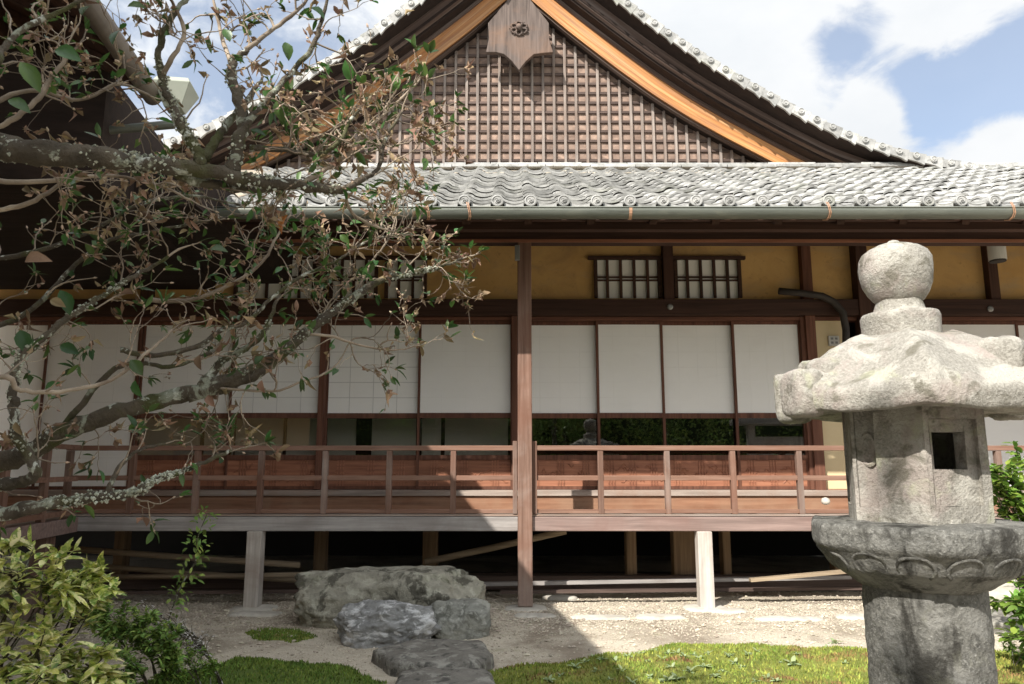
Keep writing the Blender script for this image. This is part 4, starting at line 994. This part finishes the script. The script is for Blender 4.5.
def tipstuff(p, d, s=1):
    if p.y < 1.75: s *= .55+.45*max(0, (p.y-1.2)/.55)
    q = random.random()
    if q < .38:      # withered curled leaves
        for _ in range(random.randint(2, 5)):
            dd = (d*.5+rdir()*.9+Vector((0,0,-.3))).normalized(); dleaf.leaf(p+rdir()*.006, dd, rdir(), rnd(.012, .036)*s, rnd(.009, .019)*s, rnd(.3, 1.8), rnd(-1.1, 1.3))
    if q > .54:
        for _ in range(random.randint(1, 3)):
            dd = (d*.9+rdir()*.8+Vector((0,0,.1))).normalized(); gleaf.leaf(p, dd, (Vector((0,0,1))+rdir()*.7), rnd(.022, .048)*s, rnd(.010, .019)*s, rnd(.2, .6), rnd(-.1, .5))
    bud.tube([p, p+d*.004, p+d*.010], [.0018, .003, .0008], 5)
def twig(p, d, L_, r, lev):
    n = max(3, int(L_/.018)); pts = [p.copy()]; rs = [r]
    bend = rdir()*.24
    for i in range(n):
        if p.x/p.y > -.045-.02*(p.z > 1.9): break
        d = (d+rdir()*.38+bend*.5+Vector((0,0,.035))).normalized(); p = p+d*L_/n; pts.append(p.copy()); rs.append(r*(1-.55*(i+1)/n)*(1.25 if random.random() < .2 else 1))
        if lev < 2 and i > 0 and random.random() < (.42 if lev == 0 else .26):
            sd_ = d.cross(rdir()); sd_ = sd_.normalized() if sd_.length > .01 else rdir()
            twig(p.copy(), (d*.7+sd_*.9).normalized(), L_*rnd(.35, .65), max(rs[-1]*.75, .0012), lev+1)
        if random.random() < .10: tipstuff(p, d, .8)
        elif random.random() < .06: bud.tube([p, p+rdir()*.007], [.002, .0006], 4)
    if len(pts) > 1: tw.tube(pts, rs, 5, cap=False); tipstuff(p, d)
for li, (pts, r0_, r1_, tz) in enumerate(limbs):
    wp = [P(a, b, y) for a, b, y in pts]
    if tz: wp = [T(tz)]+wp
    sp_pts = spline(wp, 6); n = len(sp_pts)
    for i in range(n): sp_pts[i] = sp_pts[i]+rdir()*min(r0_, .012)*.25
    rs = [(r0_+(r1_-r0_)*i/(n-1)) for i in range(n)]
    (big if r0_ > .0075 else tw).tube(sp_pts, rs, 14 if r0_ > .015 else 8, rough=.35 if r0_ > .01 else .2)
    if r0_ > .012: limb_pts += [(sp_pts[i].lerp(sp_pts[i+1], random.random()), rs[i]) for i in range(n-1) for _ in range(2) if rs[i] > .006]
    all_pts += list(sp_pts)
    acc = 0
    for i in range(1, n):
        seg = (sp_pts[i]-sp_pts[i-1]); acc += seg.length
        gap = (.085 if r0_ < .012 else .11)*(1.5 if sp_pts[i].z < 1.62 or sp_pts[i].x < -.85 else 1)
        while acc > gap:
            acc -= gap*rnd(.7, 1.4)
            if rs[i] > .02 and random.random() < .5: continue
            d = seg.normalized(); sd_ = d.cross(rdir()).normalized()
            dd = (d*.55+sd_*.8+Vector((0, .25, .12))).normalized()
            twig(sp_pts[i].copy(), dd, rnd(.05, .19)*(1.0 if li not in (0,) else .8), rnd(.0016, .0030), 0 if random.random() < .7 else 1)
    if r1_ < .006: twig(sp_pts[-1].copy(), (sp_pts[-1]-sp_pts[-3]).normalized(), rnd(.06, .12), r1_*.7, 0)
def proj(p):
    q = p-Vector((0, 0, CH)); f_ = q.y*math.cos(TH)+q.z*math.sin(TH); u_ = -q.y*math.sin(TH)+q.z*math.cos(TH); return 512+F*q.x/f_, 342-F*u_/f_
pj = [(proj(p), p) for p in all_pts]
for (a, b, n_, L_) in [(415,75,7,.10),(395,112,7,.10),(372,150,8,.10),(425,135,6,.12),(300,120,6,.10),(285,155,6,.08),(330,95,6,.10),(350,60,6,.10),(255,35,5,.1),(410,225,8,.11),(380,215,6,.1),(345,245,7,.1),(300,255,6,.1),(240,255,6,.1),(330,330,6,.1),(400,330,6,.09),(120,230,3,.14),(60,240,3,.14),(100,60,6,.1),(150,15,6,.1),(30,25,6,.08),(190,300,3,.12),(110,330,3,.12),(50,170,3,.1),(90,205,3,.12),(150,205,7,.12),(230,215,6,.12),(440,260,4,.08),(60,110,5,.09),(120,110,5,.08),(290,215,6,.1),(200,240,3,.12),(30,350,5,.1),(200,420,6,.12),(100,450,5,.1),(240,420,5,.1)]:
    near = sorted(pj, key=lambda e: (e[0][0]-a)**2+(e[0][1]-b)**2)[:10]
    for _ in range(max(2, n_//2)):
        (qx, qy), p = random.choice(near); tgt = P(a+rnd(-28, 28), b+rnd(-28, 28), p.y+rnd(-.12, .2)); d = tgt-p
        twig(p.copy(), (d.normalized()+rdir()*.25).normalized(), max(.05, min(.2, d.length+L_*rnd(.2, .9))), rnd(.0016, .0028), 0)
# leaves the photograph shows clearly: (x, y, depth, angle in the view plane, length, width, kind)
for (a, b, y, ang, L_, W_, kd) in [(113,45,1.45,95,.075,.028,'g'),(127,7,1.4,5,.055,.03,'g'),(20,62,1.3,-50,.085,.045,'g'),(55,50,1.32,-15,.07,.045,'g'),(8,100,1.3,-20,.06,.035,'g'),(82,16,1.38,80,.05,.03,'g'),(230,42,1.55,110,.055,.03,'g'),(310,8,1.6,-20,.055,.04,'g'),(345,60,1.62,-75,.075,.035,'g'),(285,42,1.58,-70,.06,.035,'g'),(278,100,1.6,-75,.07,.045,'g'),(262,88,1.6,-40,.06,.035,'g'),(250,130,1.55,-8,.05,.02,'g'),
    (210,250,2.0,10,.065,.045,'g'),(20,330,1.8,-60,.09,.05,'g'),(60,345,1.85,-20,.07,.04,'g'),(130,360,1.7,-45,.06,.04,'g'),(60,290,1.8,-60,.09,.05,'g'),(405,315,2.2,-30,.05,.03,'g'),(395,75,1.8,-80,.065,.035,'g'),(405,130,1.8,-20,.05,.03,'g'),(425,140,1.8,-30,.05,.03,'g'),(350,225,2.1,30,.05,.035,'g'),(340,235,2.1,-40,.05,.03,'g'),(255,365,2.0,60,.05,.03,'g'),(135,380,1.7,-80,.06,.035,'g'),(45,390,1.7,40,.05,.03,'g'),
    (288,215,1.75,-125,.07,.04,'r'),(413,160,1.8,-90,.05,.022,'d'),(200,355,1.9,-95,.055,.03,'d'),(262,380,2.0,-85,.05,.03,'d'),(208,395,1.95,-60,.05,.03,'d'),(25,262,1.6,10,.08,.045,'d'),(50,300,1.7,-20,.05,.03,'d'),(370,75,1.8,150,.04,.03,'d'),(405,15,1.8,40,.04,.025,'d')]:
    p = P(a, b, y); rr = R(ang); d = Vector((math.cos(rr), rnd(-.3, .3), math.sin(rr))); nrm = Vector((rnd(-.5, .5), -1, .6+rnd(-.3, .3)))
    {'g': gleaf, 'r': rust, 'd': dleaf}[kd].leaf(p, d, nrm, L_*.7, W_*.75, .55 if kd == 'g' else .9, .35)
lic = MB(); fcs = [(3,0,5),(3,5,1),(3,1,6),(3,6,2),(3,2,7),(3,7,0),(0,4,5),(5,4,1),(1,4,6),(6,4,2),(2,4,7),(7,4,0)]
for (p, r_) in limb_pts:
    nn = noise.noise(p*9)
    if nn < -.05: continue
    for _ in range(int(5*(nn+.25)*4)):
        q = p+rdir()*r_*rnd(.93, 1.06)+rdir()*.004; s_ = rnd(.0018, .0055)
        lic.add([tuple(q+Vector(v).normalized()*s_*rnd(.5, 1.3)) for v in ((1,0,.1),(-.5,.87,0),(-.5,-.87,-.1),(.2,.1,1),(.1,-.1,-1),(.6,.8,.3),(-1,.1,.2),(.5,-.9,.2))], fcs)
tag(lic.build('lichen_crust', mat('lichen', (.26, .27, .20), (.50, .52, .44), (20, 20, 20), .95, 0, island=.25), tree), kind='stuff')
big.build('limbs', BARK, tree, smooth=True); tw.build('twigs', TWIG, tree, smooth=True)
tag(gleaf.build('green_leaves', LEAF, tree, smooth=True), kind='stuff'); tag(dleaf.build('withered_leaves', DRY, tree, smooth=True), kind='stuff'); tag(bud.build('buds', mat('bud scales', (.3, .2, .14), (.5, .4, .3), (20, 20, 20), .8, 0, island=.3), tree), kind='stuff'); rust.build('dying_leaf', RUST, tree, smooth=True)

# ---------------------------------------------------------------- SHRUBS
def shrub(name, label, base, stems, nleaf, L_, W_, m, rad, up=.5, seed=1, cat='shrub', spray=6, stemr=.008, whorl=False):
    random.seed(seed); e = empty(name, base, label, cat); st = MB(); lf = MB(); B = Vector(base)
    for (tip, r_) in stems:
        tip = Vector(tip); mid = B.lerp(tip, .5)+Vector((rnd(-.06, .06), rnd(-.06, .06), .08)); pts = spline([B+Vector((rnd(-.03,.03), rnd(-.03,.03), -.03)), mid, tip], 5); st.tube(pts, [stemr*(1-.6*i/(len(pts)-1)) for i in range(len(pts))], 6)
        for _ in range(spray):
            s_ = random.choice(pts[4:]); q = tip+rdir()*r_*rnd(.4, 1); q.z = max(q.z, .03)
            ctrl = s_.lerp(q, .5)+rdir()*.02; st.tube([s_, ctrl, q], [stemr*.4, stemr*.3, stemr*.15], 5)
            nl = nleaf//(len(stems)*spray)+1
            for i in range(nl):
                if whorl: t_ = 1-random.random()**2*.5
                else: t_ = rnd(.15, 1)
                p = s_.lerp(ctrl, t_*2) if t_ < .5 else ctrl.lerp(q, t_*2-1)
                p = p+rdir()*r_*.10; az_ = rdir(); d = (Vector((az_.x, az_.y, az_.z*.4+up*.3))+(q-s_).normalized()*.5).normalized()
                lf.leaf(p, d, Vector((0,0,1))+rdir()*.5, L_*rnd(.4, 1.2), W_*rnd(.5, 1.1), rnd(.05, .4), rnd(-.1, .7))
    st.build('stems', BARK, e, smooth=True); tag(lf.build('leaves', m, e, smooth=True), kind='stuff'); return e
gp_ = lambda a, b, Y: P(a, b, Y)
shrub('variegated_shrub', 'yellow speckled aucuba like shrub at the lower left corner', (-1.95, 2.9, 0),
      [(gp_(28, 575, 2.75), .20), (gp_(68, 585, 2.85), .16), (gp_(-20, 580, 2.8), .2), (gp_(60, 665, 2.7), .17), (gp_(20, 655, 2.6), .18), (gp_(95, 592, 2.9), .07), (gp_(92, 668, 2.8), .10), (gp_(5, 690, 2.5), .16)], 1500, .074, .032, AUC, .2, .3, 4, spray=10, whorl=True, stemr=.010)
shrub('leafy_bush', 'small leaved green bush between the speckled shrub and shaded moss', (-1.75, 3.95, 0),
      [(gp_(115, 622, 4.0), .13), (gp_(142, 622, 4.0), .12), (gp_(165, 640, 3.9), .12), (gp_(120, 665, 3.8), .16), (gp_(165, 668, 3.9), .14), (gp_(95, 610, 4.1), .12)], 4200, .040, .018, SHR, .15, .4, 5, spray=14, stemr=.006)
shrub('grey_twiggy_bush', 'pale grey dry twiggy bush mixed in beside the green bush', (-1.50, 4.15, 0),
      [(gp_(150, 618, 4.2), .13), (gp_(195, 645, 4.2), .12), (gp_(178, 630, 4.25), .1)], 700, .025, .010, mat('dry grey leaf', (.45, .42, .39), (.6, .57, .54), (8, 8, 8), .9, 0, island=.3), .12, .4, 6, spray=26, stemr=.005)
shrub('low_bush', 'bright green low ground bush at the edge of the shaded moss', (-1.52, 4.0, 0),
      [(gp_(188, 655, 4.1), .09), (gp_(208, 668, 4.0), .09), (gp_(170, 675, 3.9), .09)], 1500, .022, .012, SHR2, .1, .5, 7, spray=14, stemr=.004)
# slender sapling
random.seed(9)
sb = G(158, 655); sap = empty('slender_sapling', (sb.x, sb.y, 0), 'slender leafy sapling rising alone in front of the left veranda', 'sapling')
sts = spline([Vector((sb.x, sb.y, -.02)), P(170, 615, sb.y), P(180, 588, sb.y), P(196, 560, sb.y), P(197, 540, sb.y), P(207, 514, sb.y)], 5)
MB().tube(sts, [.007*(1-.7*i/len(sts)) for i in range(len(sts))], 6).build('stem', BARK, sap); lf = MB()
for i, p in enumerate(sts[6:]):
    for _ in range(8):
        d = (rdir()+Vector((.2, 0, .4))).normalized(); q = p+d*rnd(.01, .09); lf.leaf(q, d, Vector((0,-.3,1))+rdir()*.4, rnd(.03, .055), rnd(.016, .026), .15, .3)
lf.build('leaves', SHR, sap, smooth=True)
shrub('broadleaf_shrub', 'sunlit bright green broadleaf shrub behind the lantern at right', (3.35, 4.6, 0),
      [(gp_(1010, 470, 4.4), .20), (gp_(1035, 455, 4.5), .24), (gp_(1012, 500, 4.4), .20), (gp_(1050, 520, 4.4), .26), (gp_(1020, 548, 4.3), .18), (gp_(1015, 600, 4.3), .17), (gp_(1070, 480, 4.8), .3), (gp_(1030, 640, 4.2), .2), (gp_(1080, 620, 4.5), .3)], 2600, .065, .040, SHR2, .2, .3, 8, spray=12, stemr=.010)
shrub('low_fern', 'low green plant by the shaft foot of the lantern on moss', (G(1012, 676).x, G(1012, 676).y, 0), [(gp_(1010, 650, 4.6), .07), (gp_(1024, 655, 4.6), .08)], 300, .035, .015, SHR2, .1, .5, 10, spray=8, stemr=.003)
c = G(1000, 632); trock('garden_rock', 'dark low rock beneath the broadleaf shrub behind the lantern', RK4, (c.x+.15, c.y+.1, .03), .33, .2, .09, 77)
c = G(1000, 606); trock('garden_rock', 'pale rounded rock partly hidden behind the lantern shaft', RK5, (c.x-.02, c.y+.2, .1), .28, .2, .17, 78)

# ---------------------------------------------------------------- garden behind the camera (mirrored in the door glass)
def gtree(name, label, x, y, h, r, seed, group=None):
    random.seed(seed); e = empty(name, (x, y, 0), label, 'tree', group); t_ = MB().tube([(x, y, -.1), (x+rnd(-.1,.1), y, h*.3), (x+rnd(-.2,.2), y, h*.6), (x, y, h*.85)], [.1, .08, .06, .02], 8); t_.build('trunk', BARK, e)
    lf = MB(); cl = [Vector((x+rnd(-r, r)*.8, y+rnd(-r, r)*.8, h*rnd(.3, .95))) for _ in range(26 if h < 5 else 60)]
    for c_ in cl:
        for _ in range(110): p = c_+rdir()*min(r*.38, .8)*rnd(.3, 1); lf.leaf(p, rdir(), rdir(), .09 if h < 5 else .16, .05 if h < 5 else .1, .1, .2)
    tag(lf.build('crown', FAR, e, smooth=True), kind='stuff'); return e
for i, (x, y, h, r) in enumerate(((1.2, -4.6, 3.4, 1.2), (4.2, -5.2, 3.6, 1.3), (6.9, -6.5, 4.2, 1.5), (-2.2, -6.8, 8.6, 2.4), (1.6, -8.6, 6.0, 2.0), (-7.0, -6.6, 8.8, 3.0))):  # two tallest, unseen at left, enlarged to block sky light on the paper doors
    gtree('garden_tree', ['clipped bushy tree', 'round bushy tree', 'tall bushy tree', 'enlarged sky-blocking leafy tree', 'large leafy tree', 'added sky-blocking leafy tree'][i]+' standing behind the camera, mirrored in the door glass', x, y, h, r, 50+i, 'garden trees mirrored in the glass')
random.seed(77); hg = empty('tall_hedge', (0, -10, 0), 'tall clipped hedge closing the garden behind the camera', 'hedge')
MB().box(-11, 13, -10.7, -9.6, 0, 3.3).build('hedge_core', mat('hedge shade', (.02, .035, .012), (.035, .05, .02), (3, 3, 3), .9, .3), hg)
lf = MB()
for _ in range(9000):
    p = Vector((rnd(-11, 13), -9.6+rnd(-.05, .2), rnd(0, 3.3))) if random.random() < .8 else Vector((rnd(-11, 13), rnd(-10.7, -9.5), 3.3+rnd(-.1, .15))); lf.leaf(p, rdir(), rdir(), .11, .06, .1, .2)
tag(lf.build('hedge_leaves', FAR, hg, smooth=True), kind='stuff')
gate = empty('plank_gate', (6.9, -4, 0), 'weathered plank gate behind the camera, mirrored in the right hand door glass', 'gate')
for dx in (-.8, .8): MB().box(6.9+dx-.09, 6.9+dx+.09, -4.09, -3.91, 0, 2.3).build('gate_post', GZ, gate, bevel=.01)
pk = MB()
for k in range(10): pk.box(6.9-.7+k*.14, 6.9-.7+k*.14+.13, -4.02, -3.99, .1, 1.9)
pk.build('planks', GZ, gate); MB().box(5.7, 8.1, -4.4, -3.6, 2.2, 2.35).build('gate_roof', GX, gate, bevel=.02)
for o in list(bpy.data.objects):
    if o.name.startswith('__'): bpy.data.objects.remove(o)
